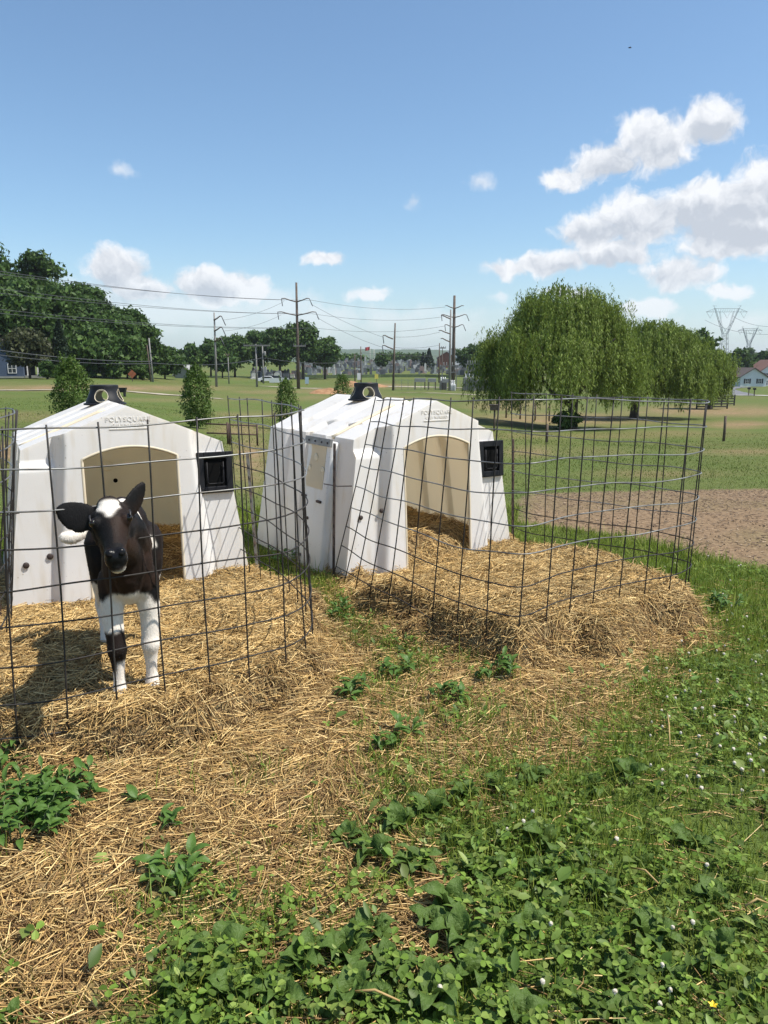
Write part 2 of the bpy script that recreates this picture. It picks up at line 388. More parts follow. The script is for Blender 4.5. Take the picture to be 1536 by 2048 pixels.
# ---- straw mounds: polygons, height, edge width
H1O, H1R = (-1.8034, 5.4477), .4755
H2O, H2R = (.423, 6.2547), .5643
def hloc(o, r, x, y): return (o[0]+math.cos(r)*x-math.sin(r)*y, o[1]+math.sin(r)*x+math.cos(r)*y)
MOUNDS = [
 ([(-2.6, 5.15), (-1.8, 5.65), (-1.0, 6.0), (-.6, 5.35), (-.36, 4.6), (-.30, 4.1), (-.38, 3.68), (-.7, 3.38), (-1.2, 3.10), (-1.7, 2.92), (-2.2, 3.0), (-2.5, 3.8)], .185, .15),
 ([hloc(H1O, H1R, x, y) for x, y in ((-.82, .25), (.82, .15), (.80, 1.66), (-.80, 1.66))], .27, .6),
 ([(-.42, 5.62), (-.05, 4.95), (.40, 4.33), (.72, 4.02), (1.1, 4.18), (1.5, 4.42), (1.92, 4.60), (2.09, 4.74), (2.13, 5.2), (1.95, 5.7), (1.65, 6.15), (1.4, 6.6), (1.15, 6.9), (.4, 6.4)], .22, .19),
 ([hloc(H2O, H2R, x, y) for x, y in ((-.82, -.1), (.82, -.1), (.80, 1.66), (-.80, 1.66))], .30, .5),
]
def SH(x, y):
    x = np.asarray(x, float); y = np.asarray(y, float); h = np.zeros(np.broadcast(x, y).shape)
    for i, (poly, hh, ew) in enumerate(MOUNDS):
        d = pdist(x, y, poly)+.17*fbm(x, y, 3.0, 11+i, 4)
        fac = 1.0
        if i in (0, 2):                          # the bedding thins out against the hutch front, most on its left
            o, rr = ((H1O, H1R), None, (H2O, H2R))[i]; lx = math.cos(rr)*(x-o[0])+math.sin(rr)*(y-o[1]); ly = -math.sin(rr)*(x-o[0])+math.cos(rr)*(y-o[1])
            fac = 1-sstep((ly+.85)/.6)*(.78-.40*sstep((lx+.3)/.9))
        h = np.maximum(h, hh*sstep(d/ew+.25)*fac)
    return h+np.where(h > .01, .035*fbm(x, y, 5, 3, 4)*np.minimum(1, h/.08), 0)

# ------------------------------------------------------------------ ground
SOIL = [(1040, 1046), (1044, 1000), (1060, 975), (1300, 962), (1560, 955), (1700, 960), (1800, 1210), (1560, 1140), (1400, 1112), (1290, 1082), (1160, 1060)]
def soil_world():
    return [tuple(PZ(px, py, -.0 if py > 1000 else -.08)[:2]) for px, py in SOIL]
SOILW = soil_world()
def px_blobs(px, py, bl):
    v = np.zeros(px.shape)
    for cx, cy, rx, ry, w in bl: v = np.maximum(v, w*np.clip(1.35-np.hypot((px-cx)/rx, (py-cy)/ry), 0, 1))
    return np.minimum(1, v)
def build_ground():
    th = np.concatenate([np.arange(-180, -42, 4.0), np.arange(-42, 42, .33), np.arange(42, 180, 4.0)])*math.pi/180
    d = [.02, .3, .7, 1.0, 1.25]
    while d[-1] < 70: d.append(d[-1]*1.021)
    while d[-1] < 6500: d.append(d[-1]*1.07)
    d = np.array(d); A, D = np.meshgrid(th, d); X = D*np.sin(A); Y = D*np.cos(A)
    Z = T(X, Y)
    near = np.clip((12-D)/6, 0, 1); Z = Z+near*(.018*fbm(X, Y, 1.7, 8, 3))
    n, m = X.shape; idx = np.arange(n*m).reshape(n, m)
    nx = np.roll(idx, -1, axis=1)
    Fc = np.stack([idx[:-1].ravel(), nx[:-1].ravel(), nx[1:].ravel(), idx[1:].ravel()], 1)
    me = np_mesh('ground', np.stack([X.ravel(), Y.ravel(), Z.ravel()], 1), Fc, True)
    x, y = X.ravel(), Y.ravel(); px, py = proj(x, y, Z.ravel())
    front = (y > 1) & (py > 700)
    g = green_n(x, y); straw = np.where((y > .5) & (np.hypot(x, y) < 7.5) & front, 1-g, .1)
    close_by = (np.hypot(x, y) < 9)  # ground within a short distance of the camera
    straw = np.where(close_by & ~front, .15, straw)
    sd = pdist(x, y, SOILW)+.22*fbm(x, y, 2.2, 21, 4)
    soil = sstep(sd/.35+.5)*(.80+.35*np.clip(fbm(x, y, .8, 52, 4)+.3, 0, 1))
    brown = px_blobs(px, py, [(180, 776, 260, 7, .9), (500, 925, 45, 60, .8), (480, 860, 60, 12, .7), (20, 905, 40, 25, .8), (1130, 838, 190, 14, .8), (1440, 822, 200, 11, .85), (1060, 905, 60, 14, .6),
        (1180, 905, 110, 10, .3), (1350, 868, 160, 8, .35), (1480, 850, 70, 8, .8), (1200, 872, 250, 6, .4), (300, 800, 200, 5, .3), (60, 832, 80, 10, .5), (700, 796, 200, 5, .5), (1320, 948, 150, 9, .4), (1480, 905, 120, 8, .5), (560, 830, 200, 8, .4), (660, 782, 60, 7, .8), (760, 772, 60, 5, .7), (560, 784, 90, 4, .6), (1020, 812, 90, 12, .6)])
    brown = np.where(front & (y > 8), np.clip(brown+.6*fbm(x, y, .55, 31, 4)*brown, 0, 1), 0)
    dry = np.clip(.24+.75*fbm(x, y, .12, 41, 5)+.4*fbm(x, y, .9, 44, 3), 0, 1)
    mask = np.stack([straw, soil, brown, dry], 1).astype(np.float32)
    at = me.color_attributes.new('cover', 'FLOAT_COLOR', 'POINT'); at.data.foreach_set('color', mask.ravel())
    mt = bpy.data.materials.new('pasture'); mt.use_nodes = True; nt = mt.node_tree; N, L = nt.nodes, nt.links
    b = N['Principled BSDF']; b.inputs['Roughness'].default_value = .95
    try: b.inputs['Specular IOR Level'].default_value = .15
    except Exception: pass
    ca = N.new('ShaderNodeVertexColor'); ca.layer_name = 'cover'; sp = N.new('ShaderNodeSeparateColor'); L.new(ca.outputs[0], sp.inputs[0])
    tc = N.new('ShaderNodeTexCoord')
    def noise(s, dt=6, ro=.6):
        n = N.new('ShaderNodeTexNoise'); n.inputs['Scale'].default_value = s; n.inputs['Detail'].default_value = dt; n.inputs['Roughness'].default_value = ro
        L.new(tc.outputs['Object'], n.inputs['Vector']); return n.outputs['Fac']
    def ramp(v, *st):
        r = N.new('ShaderNodeValToRGB'); e = r.color_ramp.elements
        while len(e) < len(st): e.new(.5)
        for el, (p, c) in zip(e, st): el.position = p; el.color = (*c, 1)
        L.new(v, r.inputs[0]); return r.outputs[0]
    def mix(f, a, c):
        x = N.new('ShaderNodeMix'); x.data_type = 'RGBA'; L.new(f, x.inputs[0]); L.new(a, x.inputs[6]); L.new(c, x.inputs[7]); return x.outputs[2]
    def mth(op, a, bb, clamp=True):
        x = N.new('ShaderNodeMath'); x.operation = op; x.use_clamp = clamp
        for i, v in enumerate((a, bb)):
            if isinstance(v, (int, float)): x.inputs[i].default_value = v
            else: L.new(v, x.inputs[i])
        return x.outputs[0]
    lush = ramp(noise(9, 5), (.3, (.042, .075, .014)), (.55, (.08, .13, .025)), (.75, (.125, .165, .04)))
    dryc = ramp(noise(5, 5), (.3, (.085, .09, .03)), (.6, (.15, .135, .05)), (.8, (.225, .18, .08)))
    gr = mix(mth('MULTIPLY', ca.outputs['Alpha'], mth('ADD', noise(.7, 6), .25)), lush, dryc)
    dirt = ramp(noise(3.5, 5, .65), (.25, (.15, .085, .045)), (.5, (.25, .165, .095)), (.75, (.36, .25, .15)))
    soil_ = ramp(noise(14, 6, .7), (.28, (.115, .074, .042)), (.5, (.215, .146, .086)), (.72, (.31, .222, .136)))
    lit = ramp(noise(22, 5, .65), (.3, (.11, .07, .032)), (.52, (.25, .165, .08)), (.72, (.42, .30, .15)))
    c = mix(mth('MULTIPLY', sp.outputs[2], mth('ADD', noise(1.1, 6), .35)), gr, dirt)
    c = mix(sp.outputs[0], c, lit); c = mix(sp.outputs[1], c, soil_)
    L.new(c, b.inputs['Base Color'])
    bp = N.new('ShaderNodeBump'); bp.inputs['Strength'].default_value = .9; bp.inputs['Distance'].default_value = .05
    L.new(noise(11, 5, .7), bp.inputs['Height']); L.new(bp.outputs[0], b.inputs['Normal'])
    o = link('ground', me, mt); o['kind'] = 'structure'
build_ground()

def strip(name, pts, mat, lift=.06, n=60):
    """A drive or path draped on the ground. pts: (x, y, half width)."""
    pts = np.array(pts, float); s = np.concatenate([[0], np.cumsum(np.hypot(*np.diff(pts[:, :2], axis=0).T))])
    q = np.linspace(0, s[-1], n); x, y, w = (np.interp(q, s, pts[:, i]) for i in range(3))
    tx, ty = np.gradient(x), np.gradient(y); l = np.hypot(tx, ty); nx_, ny = -ty/l, tx/l
    w = w*(1+.12*vnoise(q, q*0, .5, 3)); V = []; Fc = []
    for k in (-1, -.5, 0, .5, 1):
        V.append(np.stack([x+nx_*w*k, y+ny*w*k, T(x+nx_*w*k, y+ny*w*k)+lift], 1))
    V = np.concatenate(V)
    for k in range(4):
        a = np.arange(n-1)+k*n; Fc.append(np.stack([a, a+1, a+1+n, a+n], 1))
    o = link(name, np_mesh(name, V, np.concatenate(Fc), True), mat); o['kind'] = 'structure'; return o
M['gravel'] = material('pale_gravel', (.42, .37, .29), (.30, .25, .18), 3, .95, .4, 30)
M['concrete'] = material('pale_concrete', (.50, .48, .44), (.40, .38, .34), 2, .9)
M['asphalt'] = material('asphalt', (.16, .16, .17), (.11, .11, .12), 2, .9)
def g2(px, Y, w): p = GP(px, Y); return (p.x, p.y, w)
strip('gravel_path', [g2(-60, 60, .9), g2(150, 63, .9), g2(300, 66, .8), g2(445, 70, .6)], M['gravel'], .05)
strip('road', [g2(1395, 132, 1.6), g2(1470, 128, 1.6), g2(1640, 122, 1.6), g2(1900, 112, 1.6)], M['concrete'], .08)
strip('driveway', [g2(1488, 131, 1.8), g2(1462, 150, 2.2), g2(1440, 180, 3), g2(1450, 205, 4), g2(1475, 214, 5)], M['asphalt'], .06)
strip('substation_drive', [g2(700, 165, 1.6), g2(760, 160, 1.8), g2(850, 158, 1.8), g2(1000, 155, 1.8)], M['gravel'], .08)
strip('gravel_track', [g2(800, 124, .9), g2(880, 121, 1.0), g2(960, 119, 1.0), g2(1060, 117, .8)], M['gravel'], .06)
strip('farm_lane', [g2(520, 150, 1.0), g2(600, 148, 1.2), g2(640, 150, 1.6)], M['gravel'], .06)

def build_hills():
    az = np.linspace(R(-85), R(85), 420); rows = 16; V = []
    for k in range(rows):
        t = k/(rows-1); d = 1750+t*650
        top = 34+9*np.sin(az*3.1+.6)+6*np.sin(az*7.7+1.9)-6*sstep((az-R(-2))/R(14))
        z = (top+3.0*fbm(az*160, az*0+k*1.7, .8, 6, 4))*math.sin(math.pi*min(1, .03+t*.6))-2
        V.append(np.stack([d*np.sin(az), d*np.cos(az), z], 1))
    n = len(az); i = np.arange(rows*n).reshape(rows, n)
    Fc = np.stack([i[:-1, :-1].ravel(), i[:-1, 1:].ravel(), i[1:, 1:].ravel(), i[1:, :-1].ravel()], 1)
    m = material('wooded_hill', (.035, .06, .025), (.065, .10, .04), .05, .95, .8, .09)
    o = link('hills', np_mesh('hills', np.concatenate(V), Fc, False), m); o['kind'] = 'structure'
build_hills()

# ------------------------------------------------------------------ calf hutches
WB, WE, ZE, ZP, LEN, FL = .86, .70, 1.12, 1.41, 1.75, .068
DX, ZS = .325, 1.05
def hw(z): return WB+(WE-WB)*np.clip(z, 0, ZE)/ZE
def ztop(x): return ZP-(ZP-ZE)*np.abs(x)/WE
def fwd(x, z, edge=False):
    s = np.abs(x)/hw(z); c = sstep((.70-s)/.10)
    up = sstep((z-.985)/.06)
    side = -.055*up*sstep((s-.66)/.05)
    v = c*.085+(1-c)*side
    rim = sstep((np.abs(x)-DX-.0)/.03)       # rolled edge beside the doorway
    return v
def fy(z): return FL*z/ZE
def rib(y):
    e = .03; v = np.zeros_like(y)
    for a, b in ((.36, .50), (.80, .94), (1.22, 1.36)):
        v = np.maximum(v, sstep((y-a)/e+.5)*sstep((b-y)/e+.5))
    return -.05*v
def front_grid(off=0.0):
    qa = np.linspace(1, 0, 34)[:-1]; qd = np.linspace(-1, 1, 41); qb = np.linspace(0, 1, 34)[1:]
    rows1 = np.linspace(0, 1, 50); rows2 = np.linspace(0, 1, 26)[1:]
    V = []; cols = [('l', q) for q in qa]+[('d', q) for q in qd]+[('r', q) for q in qb]
    for side, q in cols:
        if side == 'd': xt = DX*q; zs = ZS+.078*(1-abs(q)**2.0)
        else: xt = (DX+(WE-DX)*q)*(-1 if side == 'l' else 1); zs = ZS
        zt = float(ztop(xt)); zz = np.concatenate([zs*rows1, zs+(zt-zs)*rows2])
        if side == 'd': xx = np.full(zz.shape, xt)
        else: xx = (DX+(hw(zz)-DX)*q)*(-1 if side == 'l' else 1)
        V.append(np.stack([xx, fy(zz)-fwd(xx, zz)+off, zz], 1))
    n, m = len(cols), len(V[0]); i = np.arange(n*m).reshape(n, m)
    keep = np.ones((n-1, m-1), bool); a = len(qa); keep[a:a+40, :49] = False
    Fc = np.stack([i[:-1, :-1][keep], i[1:, :-1][keep], i[1:, 1:][keep], i[:-1, 1:][keep]], 1)
    edge = [V[a][k] for k in range(50)]+[V[a+j][49] for j in range(1, 41)]+[V[a+40][k] for k in range(48, -1, -1)]
    return np.concatenate(V), Fc, edge
def body_grid(off=0.0):
    wz = np.linspace(0, 1, 16); path = [(-(WB+(WE-WB)*t), ZE*t, -1, 0) for t in wz]
    rx = np.linspace(-1, 1, 41); path += [(WE*t, float(ztop(WE*t)), -.383*(1 if t < 0 else -1), .92) for t in rx[1:-1]]
    path += [(WB+(WE-WB)*t, ZE*t, 1, 0) for t in wz[::-1]]
    path = np.array(path); t = np.linspace(0, 1, 110); V = []
    for tt in t:
        x, z = path[:, 0], path[:, 1]
        y0 = fy(z)-fwd(x, z); y1 = LEN-fy(z); y = y0+(y1-y0)*tt
        r = rib(np.full(1, tt*LEN))[0]*min(1, tt*12)*min(1, (1-tt)*12)-off
        V.append(np.stack([x+path[:, 2]*r, y, z+path[:, 3]*r*np.where(path[:, 3] > 0, 1, 0)], 1))
    n, m = len(t), len(path); i = np.arange(n*m).reshape(n, m)
    Fc = np.stack([i[:-1, :-1].ravel(), i[1:, :-1].ravel(), i[1:, 1:].ravel(), i[:-1, 1:].ravel()], 1)
    return np.concatenate(V), Fc
def rear_grid(off=0.0):
    V = []; rows = np.linspace(0, 1, 24); cols = np.linspace(-1, 1, 25)
    for q in cols:
        zt = float(ztop(WE*q)); zz = zt*rows; xx = hw(zz)*q
        V.append(np.stack([xx, LEN-fy(zz)-off+0.03*sstep((.25-abs(abs(q)-.55))/.1)*sstep(zz/.1), zz], 1))
    i = np.arange(25*24).reshape(25, 24)
    return np.concatenate(V), np.stack([i[:-1, :-1].ravel(), i[:-1, 1:].ravel(), i[1:, 1:].ravel(), i[1:, :-1].ravel()], 1)
def vent_mesh(z0, z1, r0, r1, th, holes=True):
    nA, nZ = 120, 40; V = []; ang = np.linspace(0, 2*math.pi, nA, endpoint=False)
    for k in range(nZ+1):
        t = k/nZ; r = r0+(r1-r0)*sstep(np.array(t*1.15)); z = z0+(z1-z0)*t
        V.append(np.stack([r*np.cos(ang), r*np.sin(ang), np.full(nA, z)], 1))
    i = np.arange((nZ+1)*nA).reshape(nZ+1, nA); j = np.roll(i, -1, 1); keep = np.ones((nZ, nA), bool)
    if holes:
        A, K = np.meshgrid(ang+math.pi/nA, (np.arange(nZ)+.5)/nZ)
        for c in HOLES:
            da = (A-c+math.pi) % (2*math.pi)-math.pi; keep &= (da/.42)**2+((K-.47)/.36)**2 > 1
    return np.concatenate(V), np.stack([i[:-1][keep], j[:-1][keep], j[1:][keep], i[1:][keep]], 1)
HOLES = [R(a) for a in (-20, 70, 160, 250)]
def make_hutch(loc, rz, label, far):
    h = empty('calf_hutch', (loc[0], loc[1], 0), rz); tag(h, label, 'calf hutch', 'two white calf hutches')
    def g(name, VF, mat, parent=h, sm=40):
        o = link(name, np_mesh(name, VF[0], VF[1], True), mat, parent); auto_smooth(o, sm); return o
    V, Fc, edge = front_grid(); fp = g('front_panel', (V, Fc), M['shell'])
    Vi, Fi, _ = front_grid(.02); g('front_lining', (Vi, Fi), M['liner'], fp)
    g('side_walls_and_roof', body_grid(), M['shell'], sm=28); g('inner_lining', body_grid(.018), M['liner'])
    rp = g('rear_panel', rear_grid(), M['shell']); g('rear_lining', rear_grid(.02), M['liner'], rp)
    e = [(p[0]*1.004, p[1]+.008, p[2]) for p in edge]
    MB().tube(e, .012, 6).obj('doorway_rim', M['lip'], h, True)
    # roof rib caps of unpainted cream plastic
    for y in ((.43,) if not far else (.43,)):
        b = MB(); n = 12; P = []
        for sgn in (-1,):
            q = [(sgn*WE*t, y+.062, float(ztop(WE*t))-.016) for t in np.linspace(.98, .12, n)]
            b.tube(q, .019, 6)
        b.obj('rib_strip', M['lip'], h, True)
    # bucket window in the right-hand front panel
    zc, xc = .895, .615
    yb = float(fy(zc)-fwd(np.array(xc), np.array(zc)))
    w = empty('bucket_window', (xc, yb, zc)); w.parent = h; w.rotation_euler = (-.06, 0, 0)
    wo, ho, wi, hi = .135, .155, .085, .105
    b = MB()
    for x0, x1, z0, z1 in ((-wo, -wi, -ho, ho), (wi, wo, -ho, ho), (-wi, wi, hi, ho), (-wi, wi, -ho, -hi)): b.box(x0, x1, -.028, .0, z0, z1)
    b.obj('window_frame', M['black'], w, False, .006)
    b = MB().box(-wi, wi, -.012, -.008, -hi, hi); b.obj('bucket_opening', M['void'], w)  # thin black slab painting in the dark of the opening
    b = MB()
    r = [(-.062, -.026, .08), (-.062, -.026, -.07), (-.05, -.026, -.083), (.05, -.026, -.083), (.062, -.026, -.07), (.062, -.026, .08)]
    b.tube(r, .004, 6).obj('bucket_rim', M['black'], w, True)
    # bolts and plugs
    for x, z, rr in ((-.73, .34, .021), (-.575, .385, .021)) if not far else ((-.70, .52, .018), (-.52, .56, .018)):
        y = float(fy(z)-fwd(np.array(x), np.array(z)))
        MB().lathe([(rr, 0), (rr, .012), (rr*.6, .016)], 14).obj('bolt', M['bolt'], h, True, loc=(x, y-.001, z), rot=(R(90), 0, 0))
    # embossed rings and a hole in the back wall
    for x, z in ((.02, 1.02), (-.14, .90), (.06, .79)):
        pts = [(x+.048*math.cos(a), 0, z+.048*math.sin(a)) for a in np.linspace(0, 2*math.pi, 25)]
        pts = [(p[0], LEN-float(fy(p[2]))-.022, p[2]) for p in pts]
        if not far: MB().tube(pts, .0035, 5, False).obj('embossed_ring', M['liner'], h, True)
    if not far: MB().lathe([(.02, 0), (.02, .004)], 14).obj('hole', M['void'], h, loc=(.12, LEN-.075, .65), rot=(R(90), 0, 0))  # flat black disc painted in as the dark of the hole
    # lettering, embossed
    lm = M['shell']; tilt = R(90)-math.atan(FL/ZE)
    for txt, sz, z in (('POLYSQUARE', .046, 1.305), ('CALF NURSERY', .030, 1.268)):
        cu = bpy.data.curves.new('lettering', 'FONT'); cu.body = txt; cu.size = sz; cu.extrude = .0016; cu.resolution_u = 3; cu.align_x = 'CENTER'; cu.space_character = 1.12
        t_ = bpy.data.objects.new('lettering', cu); COL.objects.link(t_)
        me = bpy.data.meshes.new_from_object(t_.evaluated_get(bpy.context.evaluated_depsgraph_get())); bpy.data.objects.remove(t_); bpy.data.curves.remove(cu)
        me.materials.clear(); o = link('lettering', me, lm, h)
        o.location = (.0, float(fy(z)-.085-.002), z); o.rotation_euler = (tilt, 0, 0)
    MB().box(-.13, .13, -.004, .002, 0, .006).obj('raised_line', lm, h, loc=(0, float(fy(1.25))-.085-.001, 1.25))
    # ridge vent
    v = empty('ridge_vent', (0, 1.10, ZP-.03)); v.parent = h; v.scale = (1, 1, .86)
    VF = vent_mesh(0, .165, .150, .112, 0); VI = vent_mesh(.004, .15, .142, .104, 0)
    cap = g('vent_cap', VF, M['black'], v); g('vent_lining', VI, M['lip'], v)
    MB().lathe([(.112, .160), (.112, .168), (.104, .174), (.03, .176)], 40).obj('vent_lid', M['black'], v, True)
    MB().lathe([(.168, -.012), (.168, .002), (.150, .008)], 40).obj('vent_flange', M['black'], v, True)
    for c in HOLES:
        pts = []
        for a in np.linspace(0, 2*math.pi, 33):
            t = .47+.36*math.sin(a); aa = c+.42*math.cos(a); rr = .150+(.112-.150)*float(sstep(np.array(t*1.15)))-.003
            pts.append((rr*math.cos(aa), rr*math.sin(aa), .165*t))
        MB().tube(pts, .0035, 6, False).obj('vent_hole_rim', M['lip'], v, True)
    if far:   # feed door on the left side with its unpainted patch
        x0 = lambda z, p=.045: -(hw(np.array(z))+p)
        d = empty('feed_door', (0, 0, 0)); d.parent = h
        ya, yb2 = .30, .72; zb, zt2 = .02, 1.085
        V = []; 
        for z in (zb, zt2):
            for y in (ya, yb2):
                for p in (-.01, .075): V.append((float(x0(z, p)), y+fy(z)*.5, z))
        b = MB().add(V, [(1, 3, 7, 5), (0, 4, 6, 2), (0, 1, 5, 4), (2, 6, 7, 3), (4, 5, 7, 6), (0, 2, 3, 1)]); b.obj('door_leaf', M['shell'], d, True, .03)
        # patch with a curved left edge
        zz = np.linspace(.70, 1.045, 14); n = len(zz); V = []
        for k, z in enumerate(zz):
            t = k/(n-1); yl = .65+.03*math.sin(t*5.2+.5); yr = .385-.012*t
            for y in (yl, yr): V.append((float(x0(z, .080)), y+fy(z)*.5, z))
        for k, z in enumerate(zz):
            t = k/(n-1); yl = .65+.03*math.sin(t*5.2+.5); yr = .385-.012*t
            for y in (yl, yr): V.append((float(x0(z, .070)), y+fy(z)*.5, z))
        Fc = [(2*k, 2*k+1, 2*k+3, 2*k+2) for k in range(n-1)]+[(0, 2*n, 2*n+1, 1)]+[(2*k, 2*k+2, 2*n+2*k+2, 2*n+2*k) for k in range(n-1)]+[(2*k+1, 2*n+2*k+1, 2*n+2*k+3, 2*k+3) for k in range(n-1)]
        pt = MB().add(V, Fc).obj('tan_patch', M['liner'], d)
        for y, z, rr, mt in ((.53, .945, .036, 'lip'), (.625, .855, .026, 'lip'), (.40, .86, .026, 'lip')):
            MB().lathe([(rr, 0), (rr, .004), (rr*.8, .005)], 18).obj('knock_out_disc', M[mt], pt, True, loc=(float(x0(z, .079)), y+fy(z)*.5, z), rot=(0, R(-90), 0))
        b = MB().box(-.012, .012, ya-.01, yb2+.01, -.032, .032); b.obj('hinge_strip', M['galv'], d, False, .003, loc=(float(x0(1.07, .085)), .03, 1.08), rot=(0, R(9), 0))
        for y in (.36, .46, .57, .68): MB().lathe([(.008, 0), (.008, .006)], 8).obj('rivet', M['bolt'], d, loc=(float(x0(1.07, .098)), y, 1.08), rot=(0, R(-90), 0))
        for y, z in ((.70, .615), (.43, .60)):
            MB().box(-.012, .008, -.035, .035, -.01, .01).obj('latch', M['rust'], d, False, .003, loc=(float(x0(z, .08)), y, z))
        for y, z in ((.60, .44), (.66, -.0+.12)):
            MB().lathe([(.014, 0), (.014, .005)], 12).obj('plug', M['bolt'], d, loc=(float(x0(z, .076)), y, z), rot=(0, R(-90), 0))
    return h
make_hutch(H1O, H1R, 'white plastic calf hutch behind the standing calf, on the left', False)
make_hutch(H2O, H2R, 'farther white plastic calf hutch with tan patched feed door, empty pen', True)

# ------------------------------------------------------------------ wire pens
def spline(pts, n):
    P = np.array(pts, float); P = np.vstack([2*P[0]-P[1], P, 2*P[-1]-P[-2]]); out = []
    for i in range(1, len(P)-2):
        t = np.linspace(0, 1, 24, endpoint=False)[:, None]; a, b, c, d = P[i-1:i+3]
        out.append(.5*((2*b)+(c-a)*t+(2*a-5*b+4*c-d)*t**2+(3*b-a-3*c+d)*t**3))
    out.append(P[-2][None]); q = np.vstack(out)
    s = np.concatenate([[0], np.cumsum(np.linalg.norm(np.diff(q[:, :2], axis=0), axis=1))])
    u = np.linspace(0, s[-1], n); return np.stack([np.interp(u, s, q[:, k]) for k in range(q.shape[1])], 1), s[-1]
def make_pen(label, bottom, top, nw, spacing, mats, seed, dips=()):
    n = 160; BT, Ln = spline([a+b_ for a, b_ in zip(bottom, top)], n); B, Tp = BT[:, :3], BT[:, 3:]; r = np.random.default_rng(seed)
    p = empty('wire_pen', tuple(B[n//2, :2])+(0,)); tag(p, label, 'wire fence', 'bent wire panels round the calf pens'); base = Vector(p.location)
    u = np.linspace(0, 1, n)
    def at(uu, h):                              # h from 0 (lowest wire) to 1
        a = np.array([np.interp(uu, u, B[:, k]) for k in range(3)]); b = np.array([np.interp(uu, u, Tp[:, k]) for k in range(3)])
        q = a+(b-a)*h
        for c, w, amt in dips: q[2] -= amt*math.exp(-((uu-c)/w)**2)*max(0.0, 1-h)**1.2
        return q
    for k in range(nw):
        h = k/(nw-1); ph = r.uniform(0, 6, 3)
        pts = []
        for i in range(0, n):
            q = at(u[i], h); wob = .006*math.sin(u[i]*23+ph[0])+.004*math.sin(u[i]*51+ph[1])
            pts.append(Vector((q[0], q[1], q[2]+wob))-base)
        MB().tube(pts, .004, 5).obj('horizontal_wire', mats[0] if h < (.7 if seed == 3 else .35) else mats[1], p, True)  # upper wires take the copy with painted-in light
    nv = int(Ln/spacing)
    me = None
    for i in range(nv+1):
        uu = i/nv; dx = r.normal(0, .008, 4)
        pts = []
        for k, h in enumerate(np.linspace(-.06, 1.012, 7)):
            q = at(uu, h); w = .006*math.sin(h*5+dx[0]*300)
            pts.append(Vector((q[0]+dx[1]*h+w*.6, q[1]+w, q[2]))-base)
        MB().tube(pts, .0042, 5).obj('vertical_wire', mats[0], p, True)
    return p
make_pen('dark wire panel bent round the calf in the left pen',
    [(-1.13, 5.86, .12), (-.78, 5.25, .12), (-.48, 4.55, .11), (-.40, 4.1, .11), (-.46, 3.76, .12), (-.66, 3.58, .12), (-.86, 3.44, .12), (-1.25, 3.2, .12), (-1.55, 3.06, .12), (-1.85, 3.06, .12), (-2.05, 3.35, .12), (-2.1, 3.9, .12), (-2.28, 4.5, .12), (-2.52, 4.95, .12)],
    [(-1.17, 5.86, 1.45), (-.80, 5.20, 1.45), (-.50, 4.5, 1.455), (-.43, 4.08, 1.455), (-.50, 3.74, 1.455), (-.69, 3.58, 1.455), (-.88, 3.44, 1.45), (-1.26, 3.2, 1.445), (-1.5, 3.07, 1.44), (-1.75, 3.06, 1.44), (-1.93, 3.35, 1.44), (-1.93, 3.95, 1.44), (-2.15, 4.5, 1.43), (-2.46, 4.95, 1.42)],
    9, .205, (M['wire'], M['wire_lit']), 3)
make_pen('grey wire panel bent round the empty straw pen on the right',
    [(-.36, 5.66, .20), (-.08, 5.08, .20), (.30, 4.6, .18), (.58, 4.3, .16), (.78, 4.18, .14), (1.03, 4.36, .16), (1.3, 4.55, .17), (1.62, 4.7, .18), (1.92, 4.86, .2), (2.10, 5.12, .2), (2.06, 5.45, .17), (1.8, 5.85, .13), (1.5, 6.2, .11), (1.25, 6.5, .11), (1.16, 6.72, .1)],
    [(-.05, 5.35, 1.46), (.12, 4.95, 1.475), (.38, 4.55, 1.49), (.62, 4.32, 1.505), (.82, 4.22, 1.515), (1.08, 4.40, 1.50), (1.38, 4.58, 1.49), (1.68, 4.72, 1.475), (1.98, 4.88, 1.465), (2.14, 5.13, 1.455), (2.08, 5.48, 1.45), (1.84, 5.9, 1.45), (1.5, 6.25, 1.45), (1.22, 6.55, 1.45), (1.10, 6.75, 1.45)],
    9, .205, (M['wire'], M['wire_lit']), 5, dips=((.27, .07, .06),))

# steel posts that hold the pens
def steel_post(p, top, label, mat, lean=(0, 0), r=.016):
    e = empty('steel_post', (p[0], p[1], 0)); tag(e, label, 'fence post', 'steel posts holding the wire pens')
    b = MB(); b.box(-r, r, -.004, .004, -.1, top); b.box(-.004, .004, .004, r*1.6, -.1, top)
    for z in np.arange(.1, top-.03, .09): b.box(-.007, .007, -.011, -.004, z, z+.02)
    s = b.obj('shaft', mat, e); e.rotation_euler = (lean[0], lean[1], R(25)); return e
steel_post((-2.60, 4.98), 1.18, 'rusty steel post at the left edge of the near hutch', M['rust'])
steel_post((-1.02, 6.02), 1.02, 'dark steel post at the right side of the near hutch', M['tpost'], (0, R(-3)), .012)
steel_post((-.40, 5.88), 1.10, 'dark rod standing between feed door and front of the farther hutch', M['bolt'], (R(-2), R(2)), .010)
steel_post((1.22, 7.1), 1.02, 'rust-topped steel post right of the farther hutch', M['rust'], (0, R(-2)), .011)
def tie(p, q, label):
    b = MB().tube([p, ((p[0]+q[0])/2, (p[1]+q[1])/2, (p[2]+q[2])/2-.01), q], .004, 5); o = b.obj('tie_bolt', M['bolt']); tag(o, label, 'bolt', 'bolts tying wire to hutch')
tie((-.46, 5.82, .80), (-.24, 5.68, .805), 'dark tie bolt poking from the farther hutch corner to the rod')
tie((-2.62, 4.98, .72), (-2.44, 5.06, .72), 'dark tie bolt between rusty post and near hutch')
